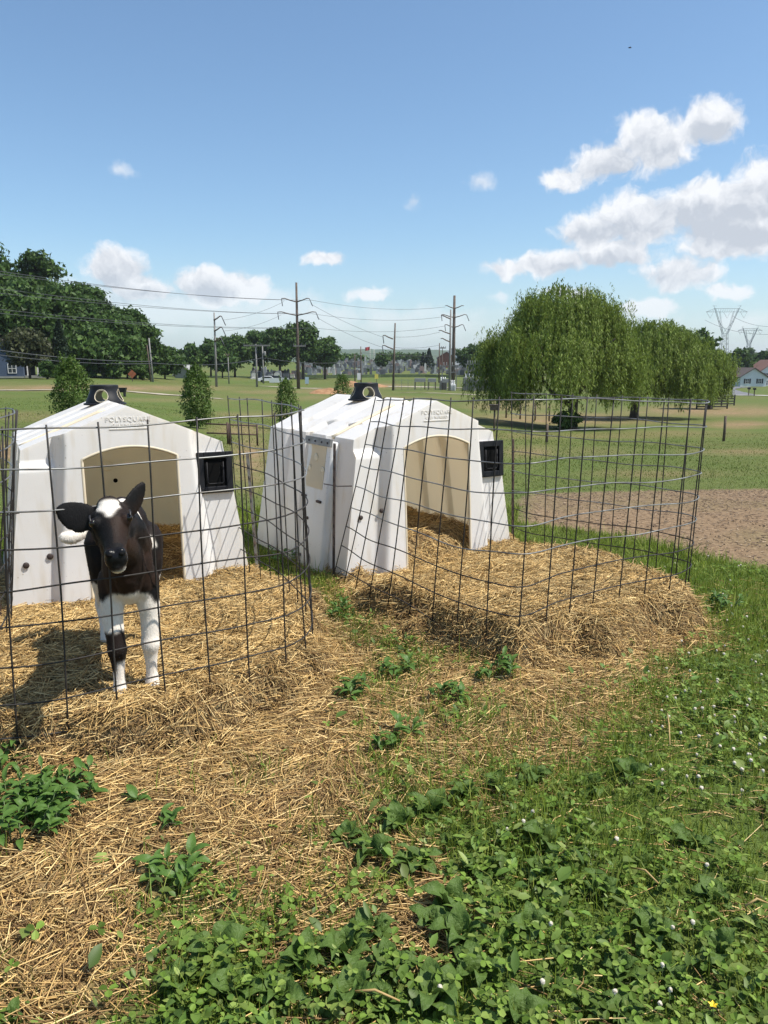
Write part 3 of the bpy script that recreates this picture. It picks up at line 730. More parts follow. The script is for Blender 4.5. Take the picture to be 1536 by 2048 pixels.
# ------------------------------------------------------------------ straw
M['straw_base'] = material('matted_straw', (.10, .065, .03), (.36, .25, .11), 30, .95, .9, 60, coords='Object', mid=(.3, .75))
M['straw'] = material('straw', (.19, .112, .040), (.53, .348, .128), 3, .6, island=.48, c3=(.78, .60, .29), spec=.35)
M['straw_brown'] = material('damp_shaded_straw', (.12, .07, .03), (.27, .16, .065), 3, .75, island=.35, c3=(.42, .27, .11), spec=.3)  # damp tone at edges and in litter; painted-in shade inside the hutches
def straws(name, P, yaw, pitch, ln, rad, mat, parent=None, bend=.0, grad=None):
    n = len(P); dx = np.cos(yaw)*np.cos(pitch); dy = np.sin(yaw)*np.cos(pitch); dz = np.sin(pitch)
    if grad is not None: dz = dz+np.clip(grad[0]*dx+grad[1]*dy, -1.2, 1.2)
    d = np.stack([dx, dy, dz], 1); d /= np.linalg.norm(d, axis=1)[:, None]
    side = np.stack([-np.sin(yaw), np.cos(yaw), np.zeros(n)], 1); up = np.cross(d, side)
    if bend == 0:
        V = np.zeros((n, 2, 3, 3), np.float32)
        for a, s in enumerate((-.5, .5)):
            c = P+d*(ln*s)[:, None]
            for k, an in enumerate((math.pi/2, math.pi*7/6, math.pi*11/6)): V[:, a, k] = c+(side*math.cos(an)+up*math.sin(an))*rad[:, None]
        q = [[k, (k+1) % 3, 3+(k+1) % 3, 3+k] for k in range(3)]
        Fc = (np.arange(n)[:, None, None]*6+np.array(q)[None]).reshape(-1, 4)
        return link(name, np_mesh(name, V.reshape(-1, 3), Fc, True), mat, parent)
    V = np.zeros((n, 3, 3, 3), np.float32)
    bd = (np.random.default_rng(len(P)).normal(0, 1, n)*bend*ln)
    for a, s in enumerate((-.5, 0, .5)):
        c = P+d*(ln*s)[:, None]
        if a == 1: c = c+side*bd[:, None]+up*(np.abs(bd)*.5)[:, None]
        for k, an in enumerate((math.pi/2, math.pi*7/6, math.pi*11/6)):
            V[:, a, k] = c+(side*math.cos(an)+up*math.sin(an))*(rad)[:, None]
    b = np.arange(n)[:, None]*9; q = []
    for a in range(2):
        for k in range(3): q.append([a*3+k, a*3+(k+1) % 3, (a+1)*3+(k+1) % 3, (a+1)*3+k])
    Fc = (b[:, None, :]+np.array(q)[None]).reshape(-1, 4)
    return link(name, np_mesh(name, V.reshape(-1, 3), Fc, True), mat, parent)
def sgrad(x, y):
    e = .02; return (SH(x+e, y)-SH(x-e, y))/(2*e), (SH(x, y+e)-SH(x, y-e))/(2*e)
def build_mound(label, x0, x1, y0, y1, n, nb, idx, inside):
    xs = np.arange(x0, x1, .03); ys = np.arange(y0, y1, .03); X, Y = np.meshgrid(xs, ys)
    H = SH(X, Y); sel = np.full(X.shape, -1e9)
    for i in idx: sel = np.maximum(sel, pdist(X, Y, MOUNDS[i][0]))
    ok = (sel > -.14) & (H > .004); Z = H-.012+.012*fbm(X, Y, 14, 9, 3)
    i = np.arange(X.size).reshape(X.shape); k = ok[:-1, :-1] & ok[1:, :-1] & ok[1:, 1:] & ok[:-1, 1:]
    Fc = np.stack([i[:-1, :-1][k], i[:-1, 1:][k], i[1:, 1:][k], i[1:, :-1][k]], 1)
    us, inv = np.unique(Fc, return_inverse=True); V = np.stack([X, Y, Z], -1).reshape(-1, 3)[us]
    o = link('straw_bedding', np_mesh('straw_bedding', V, inv.reshape(-1, 4), True), M['straw_base']); tag(o, label, 'straw', None, 'stuff')
    r = np.random.default_rng(idx[0]+50)
    for nn, nm, mt, lo, hi, zl in ((n, 'straw', M['straw'], .04, .17, .03), (nb, 'damp_shaded_straw', M['straw_brown'], .05, .18, .008)):
        x = r.uniform(x0, x1, nn*3); y = r.uniform(y0, y1, nn*3); sd = np.full(x.shape, -1e9)
        for q in idx: sd = np.maximum(sd, pdist(x, y, MOUNDS[q][0])+.17*fbm(x, y, 3.0, 11+q, 4))
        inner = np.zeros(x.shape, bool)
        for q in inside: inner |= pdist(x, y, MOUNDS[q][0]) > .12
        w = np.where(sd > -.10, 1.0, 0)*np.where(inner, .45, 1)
        if nm == 'damp_shaded_straw': w *= np.where(inner, 2.2, np.where(sd < .13, 1.5, .35))*.45  # damp along the edges; inside the hutch the extra brown paints in shade
        else: w *= np.where(inner, .5, np.where(sd < .11, .5, 1))
        kp = r.random(len(x)) < w; x, y = x[kp][:nn], y[kp][:nn]; m = len(x)
        z = SH(x, y)+r.uniform(-.004, zl, m); gx, gy = sgrad(x, y)
        # tufts: straw lies in locally shared directions
        yaw = math.pi*fbm(x, y, 2.5, 61, 3)*1.6+r.normal(0, .75, m); pit = r.normal(0, .16, m)+np.where(r.random(m) < .07, r.uniform(.2, .8, m), 0)
        straws(nm, np.stack([x, y, z], 1), yaw, pit, r.uniform(lo, hi, m)*r.choice([.6, 1, 1.15], m), r.uniform(.0012, .0026, m), mt, o, 0, (gx, gy))['kind'] = 'stuff'
    return o
build_mound('golden straw bedding in the left pen under the calf', -2.75, -.05, 2.65, 7.4, 36000, 14000, (0, 1), (1,))
build_mound('thick golden straw bedding filling the empty right pen', -.75, 2.6, 3.75, 8.2, 36000, 14000, (2, 3), (3,))
def litter():
    r = np.random.default_rng(77); N_ = 255000
    x = r.uniform(-3.6, 3.2, N_); y = 1.0+r.random(N_)**1.25*5.0
    px, py = proj(x, y, 0.0); g = green_n(x, y)
    w = (1-g)**1.3*.95+.035; w[(px < -90) | (px > 1640) | (py > 2160)] *= .6; w[(px < -900) | (px > 2300) | (py < 1100)] = 0
    for q in (0, 1, 2, 3): w[pdist(x, y, MOUNDS[q][0]) > .12] = 0
    k = r.random(N_) < w*.62; x, y = x[k], y[k]; m = len(x)
    yaw = math.pi*fbm(x, y, 1.4, 71, 3)*1.3+r.normal(0, .8, m)
    z = .018*fbm(x, y, 1.7, 8, 3)+SH(x, y)+r.uniform(.002, .028, m)
    c = r.random(m) < .74; bt = c & (r.random(m) < .25); par = None
    for sel, nm, mt in ((c & ~bt, 'loose_straw', M['straw']), (bt, 'bent_straw', M['straw']), (~c, 'damp_loose_straw', M['straw_brown'])):
        q = sel.sum()
        o = straws(nm, np.stack([x, y, z], 1)[sel], yaw[sel], r.normal(0, .11, q), r.gamma(4, .025, q).clip(.03, .26), r.uniform(.0011, .0025, q), mt, par if nm == 'bent_straw' else None, .05 if nm == 'bent_straw' else 0)
        if nm == 'bent_straw': o['kind'] = 'stuff'; continue
        if nm == 'loose_straw': par = o
        tag(o, 'loose golden straw scattered over the ground in front of the pens' if nm == 'loose_straw' else 'brown damp straw bits among the loose straw', 'straw', None, 'stuff')
litter()

# ------------------------------------------------------------------ grass, clover and weeds
M['grass'] = material('grass_blades', (.12, .18, .020), (.20, .265, .036), 2.0, .55, island=.42, c3=(.32, .34, .08), trans=.38, spec=.25)
M['grass_dry'] = material('field_grass', (.095, .145, .022), (.15, .195, .04), 2.0, .65, island=.35, c3=(.26, .25, .085), trans=.32, spec=.25)
M['clover'] = material('clover_leaves', (.095, .165, .022), (.15, .235, .036), 3.0, .6, island=.45, c3=(.23, .29, .07), trans=.36, spec=.2)
M['leaf'] = material('weed_leaves', (.075, .145, .026), (.125, .205, .042), 22.0, .5, .5, 60, island=.35, c3=(.12, .20, .045), trans=.30, spec=.25)
M['dark_leaf'] = material('lance_leaves', (.075, .16, .026), (.115, .22, .042), 12.0, .5, .2, 40, island=.32, c3=(.15, .26, .055), trans=.32, spec=.3)
M['stem'] = material('green_stem', (.09, .15, .05), (.12, .14, .06), 5, .6)
M['petal'] = material('clover_flower', (.60, .58, .50), (.46, .38, .28), 90, .8)
M['yellow'] = material('yellow_petal', (.80, .58, .02), rough=.6)
def blades(name, x, y, z, h, w, mat, label, r, lean=.45):
    m = len(x); yaw = r.uniform(0, 2*math.pi, m); ln = np.abs(r.normal(0, lean, m)); la = r.uniform(0, 2*math.pi, m)
    s = np.stack([np.cos(yaw), np.sin(yaw), np.zeros(m)], 1); ld = np.stack([np.cos(la), np.sin(la), np.zeros(m)], 1)
    P = np.stack([x, y, z], 1); upv = np.array([0, 0, 1.0])
    mid = P+upv*(h*.55)[:, None]+ld*(h*ln*.4)[:, None]; tip = P+upv*(h*(1-.25*np.minimum(ln, 1.5)))[:, None]+ld*(h*ln*1.05)[:, None]
    V = np.stack([P-s*w[:, None], P+s*w[:, None], mid+s*(w*.8)[:, None], mid-s*(w*.8)[:, None], tip], 1).reshape(-1, 3)
    b = np.arange(m)[:, None]*5
    me = bpy.data.meshes.new(name)
    q = (b+np.array([[0, 1, 2, 3]])); t = (b+np.array([[3, 2, 4]]))
    lv = np.concatenate([q, t], 1).ravel().astype(np.int32)
    me.vertices.add(m*5); me.vertices.foreach_set('co', V.astype(np.float32).ravel()); me.loops.add(m*7); me.loops.foreach_set('vertex_index', lv)
    st = (np.arange(m)[:, None]*7+np.array([[0, 4]])).ravel().astype(np.int32); me.polygons.add(m*2); me.polygons.foreach_set('loop_start', st)
    try: me.polygons.foreach_set('loop_total', np.tile(np.array([4, 3], np.int32), m))
    except Exception: pass
    me.update(calc_edges=True); me.validate()
    o = link(name, me, mat); tag(o, label, 'grass', None, 'stuff'); return o
def near_bump(x, y): return np.clip((12-np.hypot(x, y))/6, 0, 1)*.018*fbm(x, y, 1.7, 8, 3)
BROADP = [(640, 1690), (1040, 1900), (860, 1610), (1180, 1560)]
def free_of_mounds(x, y, m=.05):
    ok = np.ones(x.shape, bool)
    for q in (0, 1, 2, 3): ok &= pdist(x, y, MOUNDS[q][0]) < m
    for o, rr in ((H1O, H1R), (H2O, H2R)):
        ok &= ~inpoly(x, y, [hloc(o, rr, a, b) for a, b in ((-.9, -.1), (.9, -.1), (.9, 1.8), (-.9, 1.8))])
    return ok
def build_grass():
    r = np.random.default_rng(5)
    # foreground turf
    N_ = 360000; x = r.uniform(-4.2, 6.2, N_); y = .9+r.random(N_)**1.5*8.1
    px, py = proj(x, y, 0.0); g = green_n(x, y); soil = pdist(x, y, SOILW)
    w = g**1.4*(.55+.9*np.clip(fbm(x, y, 1.3, 91, 3)+.45, 0, 1)); w[(px < -60) | (px > 1620) | (py > 2200)] *= .5; w[(px < -900) | (px > 2500)] = 0; w[~free_of_mounds(x, y)] = 0; w[soil > -.03] = 0
    k = r.random(N_) < w*1.5; x, y = x[k], y[k]; m = len(x); d = np.hypot(x, y)
    tall = .5+.9*np.clip(fbm(x, y, .9, 95, 3)+.5, 0, 1.2)
    h = r.gamma(5, .0105, m)*tall*1.3; wd = r.uniform(.0011, .0026, m)*np.maximum(1, d/4.5)
    blades('lawn_grass', x, y, near_bump(x, y)-.004, h, wd, M['grass'], 'green grass around the straw in the foreground and beside the pens', r, .6)
    # farther pasture, thinning out
    N_ = 125000; t = r.random(N_); y = 7.0*(46/7.0)**t; x = y*np.where(r.random(N_) < .84, r.uniform(-.55, .55, N_), r.uniform(-1.0, 1.0, N_))
    soil = pdist(x, y, SOILW)+.22*fbm(x, y, 2.2, 21, 4)
    ok = (soil < -.05) & free_of_mounds(x, y); x, y = x[ok], y[ok]
    z = T(x, y)+near_bump(x, y); px, py = proj(x, y, z)
    bare = px_blobs(px, py, [(500, 925, 45, 60, .8), (480, 860, 60, 12, .7), (20, 905, 40, 25, .8), (1130, 838, 190, 16, .95), (1440, 822, 200, 13, .95), (1060, 905, 60, 14, .6), (1480, 850, 70, 8, .8)])
    k = r.random(len(x)) > bare*.92; x, y, z = x[k], y[k], z[k]; m = len(x)
    h = r.gamma(4, .0075, m)*(1+.9*fbm(x, y, .35, 97, 3)).clip(.3, 2); wd = .0019*np.maximum(1, y/5)*r.uniform(.7, 1.3, m)
    blades('pasture_grass', x, y, z-.004, h*np.minimum(1.0, 1.1), wd, M['grass_dry'], 'rough grazed pasture grass sloping down behind the hutches', r, .7)
build_grass()
def build_clover():
    r = np.random.default_rng(15); N_ = 125000; x = r.uniform(-3.2, 5.0, N_); y = .9+r.random(N_)**1.4*5.4
    px, py = proj(x, y, 0.0); g = green_n(x, y)
    w = g**1.6*np.clip(fbm(x, y, 1.1, 101, 3)*1.8+.62, .06, 1); w[(px < -60) | (px > 1600) | (py > 2180)] *= .6; w[(px < -900) | (px > 2500)] = 0; w[~free_of_mounds(x, y, .02)] = 0; w[pdist(x, y, SOILW) > -.1] = 0
    k = r.random(N_) < w*.27; x, y = x[k], y[k]; m = len(x)
    hz = r.uniform(.012, .075, m); c = np.stack([x, y, near_bump(x, y)+hz], 1)
    tl = r.normal(0, .35, (m, 2)); nrm = np.stack([tl[:, 0], tl[:, 1], np.ones(m)], 1); nrm /= np.linalg.norm(nrm, axis=1)[:, None]
    a0 = r.uniform(0, 6.28, m); sz = r.uniform(.007, .0145, m)*np.where(y < 2.4, 1.15, 1)
    V = np.zeros((m, 3, 6, 3), np.float32)
    e1 = np.cross(nrm, np.array([0, 1.0, 0])); e1 /= np.linalg.norm(e1, axis=1)[:, None]; e2 = np.cross(nrm, e1)
    prof = [(0, 0, 0), (.75, -.62, .16), (1.55, -.60, .10), (1.8, 0, -.10), (1.55, .60, .10), (.75, .62, .16)]
    for q in range(3):
        a = a0+q*2.094+r.normal(0, .15, m); ca, sa = np.cos(a)[:, None], np.sin(a)[:, None]
        d = e1*ca+e2*sa; s = -e1*sa+e2*ca
        for j, (u, v, w_) in enumerate(prof): V[:, q, j] = c+(d*u+s*v+nrm*w_)*sz[:, None]
    b = (np.arange(m*3)*6)[:, None]
    Fc = np.concatenate([b+np.array([[0, 1, 2, 3]]), b+np.array([[0, 3, 4, 5]])])
    o = link('clover_patch', np_mesh('clover_patch', V.reshape(-1, 3), Fc, False), M['clover']); tag(o, 'low three-leaved clover spread through the grass on the right', 'clover', None, 'stuff')
build_clover()
def build_cover_leaves():
    r = np.random.default_rng(25); N_ = 85000; x = r.uniform(-3.0, 4.2, N_); y = .9+r.random(N_)**1.3*4.1
    px, py = proj(x, y, 0.0); g = green_n(x, y)
    w = g**1.5*np.clip(fbm(x, y, 1.6, 131, 3)*2.0+.55, .08, 1); w[(px < -60) | (px > 1600) | (py > 2180)] *= .6; w[(px < -900) | (px > 2500)] = 0; w[~free_of_mounds(x, y, .02)] = 0
    k = r.random(N_) < w*.42; x, y = x[k], y[k]; m = len(x)
    yaw = r.uniform(0, 6.28, m); el = r.uniform(-.2, 1.0, m); ln = r.gamma(4, .0080, m).clip(.012, .07); wd = ln*r.uniform(.16, .34, m); z0 = r.uniform(.0, .06, m)+near_bump(x, y)
    d = np.stack([np.cos(yaw)*np.cos(el), np.sin(yaw)*np.cos(el), np.sin(el)], 1); s = np.stack([-np.sin(yaw), np.cos(yaw), r.normal(0, .25, m)], 1); u = np.cross(d, s)
    P = np.stack([x, y, z0], 1); V = np.zeros((m, 8, 3), np.float32)
    for j, (a, b, c) in enumerate(((0, 0, 0), (.35, -1, .25), (.35, 0, .0), (.35, 1, .25), (.7, -.85, .1), (.7, 0, -.12), (.7, .85, .1), (1, 0, -.35))):
        V[:, j] = P+d*(ln*a)[:, None]+s*(wd*b)[:, None]+u*(wd*c*1.2)[:, None]
    bq = (np.arange(m)*8)[:, None]; q = [(0, 1, 2, 2), (0, 2, 3, 3), (1, 4, 5, 2), (2, 5, 6, 3), (4, 7, 5, 5), (5, 7, 6, 6)]
    tri = np.concatenate([bq+np.array([t]) for t in ((0, 1, 2), (0, 2, 3), (1, 4, 5), (1, 5, 2), (2, 5, 6), (2, 6, 3), (4, 7, 5), (5, 7, 6))])
    o = link('leafy_ground_cover', np_mesh('leafy_ground_cover', V.reshape(-1, 3), tri, True), M['cover']); tag(o, 'mixed small weed leaves covering the ground between grass and straw', 'weeds', None, 'stuff')
M['cover'] = material('mixed_weed_leaves', (.08, .15, .026), (.14, .22, .04), 3.0, .5, island=.45, c3=(.26, .31, .08), trans=.32, spec=.35)
build_cover_leaves()
def leaf_mesh(name, ln, wd, fold=.25, curl=.3, wav=.06, n=7, seed=0):
    """A broad leaf along +Y, its base at the origin, arching up then down."""
    r = random.Random(seed); V = []; Fc = []; ph = r.uniform(0, 6)
    for i in range(n+1):
        t = i/n; y = ln*(t-.10*curl*t*t); z = ln*(curl*.55*math.sin(t*math.pi*.72)-curl*.42*t*t)
        w = wd*(.10+1.0*math.sin(min(1, t*1.04)**.72*math.pi)**.8) if 0 < i < n else wd*(.10 if i == 0 else .02)
        for k, s in enumerate((-1, -.5, 0, .5, 1)):
            V.append((s*w, y, z+fold*abs(s)*w+wav*wd*math.sin(t*9+ph+s*2)*abs(s)))
    for i in range(n):
        for k in range(4): a = i*5+k; Fc.append((a, a+1, a+6, a+5))
    me = np_mesh(name, np.array(V), np.array(Fc), True); return me
def weed(pos, label, meshes, mat, nl, tilt, scale, group, name='broadleaf_weed', cat='weed', r=random, stems=0, hgt=0.0, spread=.03):
    e = empty(name, pos); tag(e, label, cat, group)
    tops = []
    for s in range(stems):
        a = r.uniform(0, 6.28); rr = spread*math.sqrt(r.random()); h = hgt*r.uniform(.6, 1.05); ln = r.uniform(0, .35)
        p0 = Vector((rr*math.cos(a), rr*math.sin(a), 0)); p1 = p0+Vector((math.cos(a)*h*ln, math.sin(a)*h*ln, h))
        MB().tube([p0, p0.lerp(p1, .5)+Vector((0, 0, h*.04)), p1], [.003, .0026, .0018], 5).obj('stem', M['stem'], e, True); tops.append((p0, p1))
    for i in range(nl):
        me = r.choice(meshes); o = bpy.data.objects.new('leaf', me); COL.objects.link(o); o.parent = e
        if not me.materials: me.materials.append(mat)
        yaw = i*2.4+r.uniform(-.5, .5); s = scale*r.uniform(.62, 1.12)
        if tops:
            p0, p1 = tops[i % len(tops)]; t = .25+.75*((i//len(tops)+1)/(max(1, nl//len(tops)))); o.location = p0.lerp(p1, min(1, t)*r.uniform(.93, 1))
            el = r.uniform(-.25, .55)+.3*max(0, t-.7)
        else: o.location = (.01*math.sin(-yaw), .01*math.cos(yaw), r.uniform(0, .015)); el = tilt*r.uniform(.3, 1.4)
        o.rotation_euler = (el, r.uniform(-.3, .3), yaw); o.scale = (s*r.uniform(.85, 1.15), s, s)
    return e
BROAD = [leaf_mesh('leaf', .105, .029, .30, .60, .30, 8, seed=i) for i in range(6)]
LANCE = [leaf_mesh('leaf', .085, .0145, .30, .35, .05, 5, seed=10+i) for i in range(3)]
SMALL = [leaf_mesh('leaf', .07, .020, .25, .5, .1, 5, seed=20+i) for i in range(3)]
def build_weeds():
    r = random.Random(4)
    def P3(px, py): p = PZ(px, py, .03); return (p[0], p[1], float(near_bump(np.array(p[0]), np.array(p[1]))))
    # lance-leaved clump at the left edge, in three stools
    for (px, py), nl, st, h, sp, lb in (((35, 1625), 260, 46, .105, .21, 'large clump of dark green lance-leaved weeds at the left edge'), ((115, 1595), 170, 30, .09, .15, 'right half of the lance-leaved weed clump beside the left pen'), ((12, 1535), 60, 12, .12, .10, 'lance-leaved weeds touching the left pen wire')):
        weed(P3(px, py), lb, LANCE, M['dark_leaf'], nl, .4, .80, 'lance-leaved weeds', 'lance_leaf_weed', 'weed', r, st, h, sp)
    for (px, py), nl, st, h, sp, lb in (((985, 1350), 44, 8, .11, .10, 'green weed tuft at the front corner of the right straw bed'), ((660, 1225), 50, 10, .09, .14, 'bright green weeds between the two pens'), ((640, 1130), 46, 9, .11, .16, 'green weeds at the foot of the farther hutch side'),
            ((790, 1340), 34, 6, .07, .10, 'low weeds left of the right straw bed'), ((900, 1388), 34, 6, .06, .09, 'low weeds in straw in front of the right pen corner'), ((712, 1385), 30, 6, .10, .06, 'upright grassy weed in the straw between the pens'),
            ((1015, 1310), 24, 5, .10, .05, 'weed leaves climbing the corner of the right straw bed'), ((335, 1635), 16, 3, .06, .04, 'small weed sprouting in the foreground straw on the left'), ((350, 1745), 40, 7, .07, .07, 'leafy weed tuft in the middle of the foreground straw'), ((285, 1595), 10, 2, .04, .03, 'tiny weed sprout in straw below the calf'),
            ((1440, 1215), 40, 8, .12, .10, 'dark leafy weeds at the right corner of the straw bed'), ((800, 1480), 46, 8, .07, .12, 'leafy weed patch in straw at picture centre'), ((560, 1120), 30, 6, .12, .14, 'tall weeds in the gap behind the left pen wire')):
        weed(P3(px, py), lb, LANCE, M['dark_leaf'], nl, .4, .9, 'small weeds around the pens', 'lance_leaf_weed', 'weed', r, st, h, sp)
    # broad-leaved rosettes in the turf
    spots = [(860, 1620), (800, 1640), (930, 1590), (1000, 1570), (1070, 1555), (1120, 1600), (900, 1680), (1010, 1660), (1090, 1680), (830, 1720), (960, 1740), (1180, 1570), (1260, 1550), (1320, 1570), (740, 1700), (690, 1670),
             (1060, 1850), (1120, 1900), (1180, 1870), (1000, 1890), (1240, 1930), (950, 1940), (1100, 1960), (1170, 2000), (1040, 2030), (920, 1870), (1300, 1860), (1250, 2020), (1360, 1960), (1440, 1900), (1500, 2000), (870, 1990),
             (460, 1850), (520, 1860), (430, 1900), (640, 1880), (690, 1900), (600, 1920), (470, 1980), (560, 1990), (360, 1960), (700, 1990), (740, 1860), (780, 1930), (480, 2030), (320, 2040), (1290, 1720), (1200, 1780), (1140, 1760), (1380, 1680),
             (20, 2030), (900, 1800), (1080, 1740), (860, 1840), (1430, 1790), (1500, 1840), (640, 2030), (770, 2010)]
    for i, (px, py) in enumerate(spots):
        big = r.random()
        sz_ = 'large' if big > .6 else 'medium' if big > .25 else 'small narrow'
        wh = ('at the left edge of the loose straw' if px < 100 else 'among straw in the lower left foreground' if px < 580 else 'where straw meets grass at bottom centre' if px < 830 and py > 1780 else 'at the left side of the central weed patch' if px < 830 else 'in the middle of the central weed patch' if px < 1010 and py < 1780 else
              'at the right side of the central weed patch' if px < 1200 and py < 1780 else 'in the grass right of the central weed patch' if py < 1780 else 'in the clover below the bare straw spot' if px < 1000 else 'in the dense leaves at the lower right of centre' if px < 1210 else 'in the clover near the bottom right corner')
        weed(P3(px, py), sz_+' broad-leaved weed rosette '+wh, BROAD if big > .25 else SMALL, M['leaf'], r.randint(7, 12), .6, .62+.5*big if 1550 < py < 1760 else .55+.5*big, 'broad-leaved weed rosettes', 'broadleaf_weed', 'weed', r)
    # white clover heads and one yellow flower
    b = MB(); rr = random.Random(2)
    bm = bmesh.new(); bmesh.ops.create_icosphere(bm, subdivisions=2, radius=.0075)
    for v in bm.verts: v.co *= rr.uniform(.78, 1.15); v.co.z = v.co.z*.9+.06
    me = bpy.data.meshes.new('flower_head'); bm.to_mesh(me); bm.free(); me.materials.append(M['petal'])
    sm = MB().tube([(0, 0, 0), (.004, .002, .03), (0, 0, .055)], .0013, 4).mesh('stem', True); sm.materials.append(M['stem'])
    known = [(1345, 1860), (1325, 1930), (880, 1985), (980, 1990), (1385, 1850), (1085, 1965), (1230, 1985), (1320, 2000), (1300, 1480), (1440, 1490), (1470, 1440), (1390, 1420), (1500, 1510), (1340, 1990)]
    n = 0
    while n < 95:
        if n < len(known): px, py = known[n]
        else:
            px, py = r.uniform(1290, 1540), 1090+500*r.random()**.8
            if r.random() < .1: px, py = r.uniform(1000, 1536), r.uniform(1600, 2030)
        p = PZ(px, py, .06); x, y = p[0], p[1]; n += 1
        if not free_of_mounds(np.array([x]), np.array([y]), -.08)[0] or pdist(np.array([x]), np.array([y]), SOILW)[0] > -.1: continue
        e = empty('clover_flower', (x, y, float(near_bump(np.array(x), np.array(y)))+r.uniform(-.01, .02)), r.uniform(0, 6)); tag(e, 'round white clover flower '+('close to the right straw bed' if py < 1260 else 'in the grass right of the straw bed' if py < 1400 and px < 1420 else 'at the right picture edge beside the pen' if py < 1400 else 'in the grass above the central weed patch' if py < 1600 and px < 1400 else 'at the right edge of the middle grass' if py < 1600 else 'low among weeds at bottom centre' if px < 1200 else 'among clover at the lower right'), 'flower', 'white clover flowers')
        s = r.uniform(.7, 1.15); e.scale = (s, s, 1)
        for nm, mm in (('flower_head', me), ('stem', sm)): o = bpy.data.objects.new(nm, mm); COL.objects.link(o); o.parent = e
    p = PZ(1426, 2010, .07); e = empty('yellow_flower', (p[0], p[1], 0)); tag(e, 'single small yellow flower near the bottom right corner', 'flower')
    MB().tube([(0, 0, 0), (.003, 0, .035), (0, 0, .066)], .0014, 5).obj('stem', M['stem'], e, True)
    for k in range(5):
        a = k*1.2566; V = [(0, 0, .066), (.008*math.cos(a-.5), .008*math.sin(a-.5), .072), (.013*math.cos(a), .013*math.sin(a), .074), (.008*math.cos(a+.5), .008*math.sin(a+.5), .072)]
        MB().add(V, [(0, 1, 2, 3)]).obj('petal', M['yellow'], e)
build_weeds()
# straw stalks lying on the grass, and crumbs on the bare soil
def stray():
    r = np.random.default_rng(9)
    for px, py, px2, py2, lb in ((700, 1984, 800, 2002, 'pale bent straw stalk at the bottom of the grass'), (1490, 1812, 1536, 1806, 'pale straw stalk lying at the right edge of the grass'), (1335, 1428, 1340, 1490, 'curved pale straw stalk standing out of the right-hand grass'), (1262, 1735, 1318, 1768, 'straight straw stalk among broad leaves right of centre')):
        a = PZ(px, py, .06); b = PZ(px2, py2, .06); c = (a+b)/2+np.array([0, 0, .02])
        o = MB().tube([a, c, b], [.0035, .0035, .0025], 6).obj('straw_stalk', M['straw'], None, True); tag(o, lb, 'straw', 'stray straw stalks on the grass')
    N_ = 9000; bx = np.array(SOILW); x = r.uniform(bx[:, 0].min(), bx[:, 0].max(), N_); y = r.uniform(bx[:, 1].min(), bx[:, 1].max(), N_)
    k = (pdist(x, y, SOILW) > -.05) & (x < 9); x, y = x[k], y[k]; m = len(x); z = T(x, y)+near_bump(x, y)+r.uniform(.002, .012, m)
    o = straws('soil_crumbs', np.stack([x, y, z], 1), r.uniform(0, 6.28, m), r.normal(0, .2, m), r.uniform(.012, .045, m), r.uniform(.002, .006, m), material('soil_crumb', (.12, .08, .055), (.21, .15, .10), 3, .95, island=.4, c3=(.38, .29, .20)))
    tag(o, 'clods and bits of straw on the bare soil patch', 'soil', None, 'stuff')
stray()
# ------------------------------------------------------------------ calf
def loft(b, st, n=20):
    """st: (centre, side vector*radius, up vector*radius) rings, closed with rounded ends."""
    V = []; Fc = []; m = len(st)
    for c, s, u in st:
        c = Vector(c); s = Vector(s); u = Vector(u)
        for k in range(n): a = 2*math.pi*k/n; V.append(c+s*math.cos(a)+u*math.sin(a))
    for i in range(m-1):
        for k in range(n): Fc.append((i*n+k, i*n+(k+1) % n, (i+1)*n+(k+1) % n, (i+1)*n+k))
    Fc += [tuple(range(n))[::-1], tuple((m-1)*n+k for k in range(n))]
    b.add(V, Fc)
def chain(b, pts, sub=6):
    """Round tapered limb through (x, y, z, r) stations."""
    P = np.array(pts, float); q = []
    Pe = np.vstack([2*P[0]-P[1], P, 2*P[-1]-P[-2]])
    for i in range(1, len(Pe)-2):
        t = np.linspace(0, 1, sub, endpoint=False)[:, None]; a, bb, c, d = Pe[i-1:i+3]
        q.append(.5*((2*bb)+(c-a)*t+(2*a-5*bb+4*c-d)*t**2+(3*bb-a-3*c+d)*t**3))
    q.append(P[-1][None]); q = np.vstack(q); q[:, 3] = np.maximum(q[:, 3], .004)
    d0 = q[0, :3]-q[1, :3]; d1 = q[-1, :3]-q[-2, :3]
    d0 /= np.linalg.norm(d0); d1 /= np.linalg.norm(d1)
    pts = [q[0, :3]+d0*q[0, 3]*.9]+[q[0, :3]+d0*q[0, 3]*.55]+list(q[:, :3])+[q[-1, :3]+d1*q[-1, 3]*.55, q[-1, :3]+d1*q[-1, 3]*.9]
    rad = [q[0, 3]*.35, q[0, 3]*.82]+list(q[:, 3])+[q[-1, 3]*.82, q[-1, 3]*.35]
    b.tube(pts, rad, 14)
def blob(b, c, r, n=12):
    V = []; m = 8; Fc = []
    prof = [(max(.02, math.sin(math.pi*k/m)), -math.cos(math.pi*k/m)) for k in range(m+1)]
    t = MB(); t.lathe(prof, n); b.add([(c[0]+v[0]*r[0], c[1]+v[1]*r[1], c[2]+v[2]*r[2]) for v in t.v], t.f)
def remesh(b, voxel, smooth_it):
    o = b.obj('tmp_remesh', None); m = o.modifiers.new('r', 'REMESH'); m.mode = 'VOXEL'; m.voxel_size = voxel
    s = o.modifiers.new('s', 'SMOOTH'); s.factor = .5; s.iterations = smooth_it
    dg = bpy.context.evaluated_depsgraph_get(); me = bpy.data.meshes.new_from_object(o.evaluated_get(dg)); bpy.data.objects.remove(o)
    for p in me.polygons: p.use_smooth = True
    return me
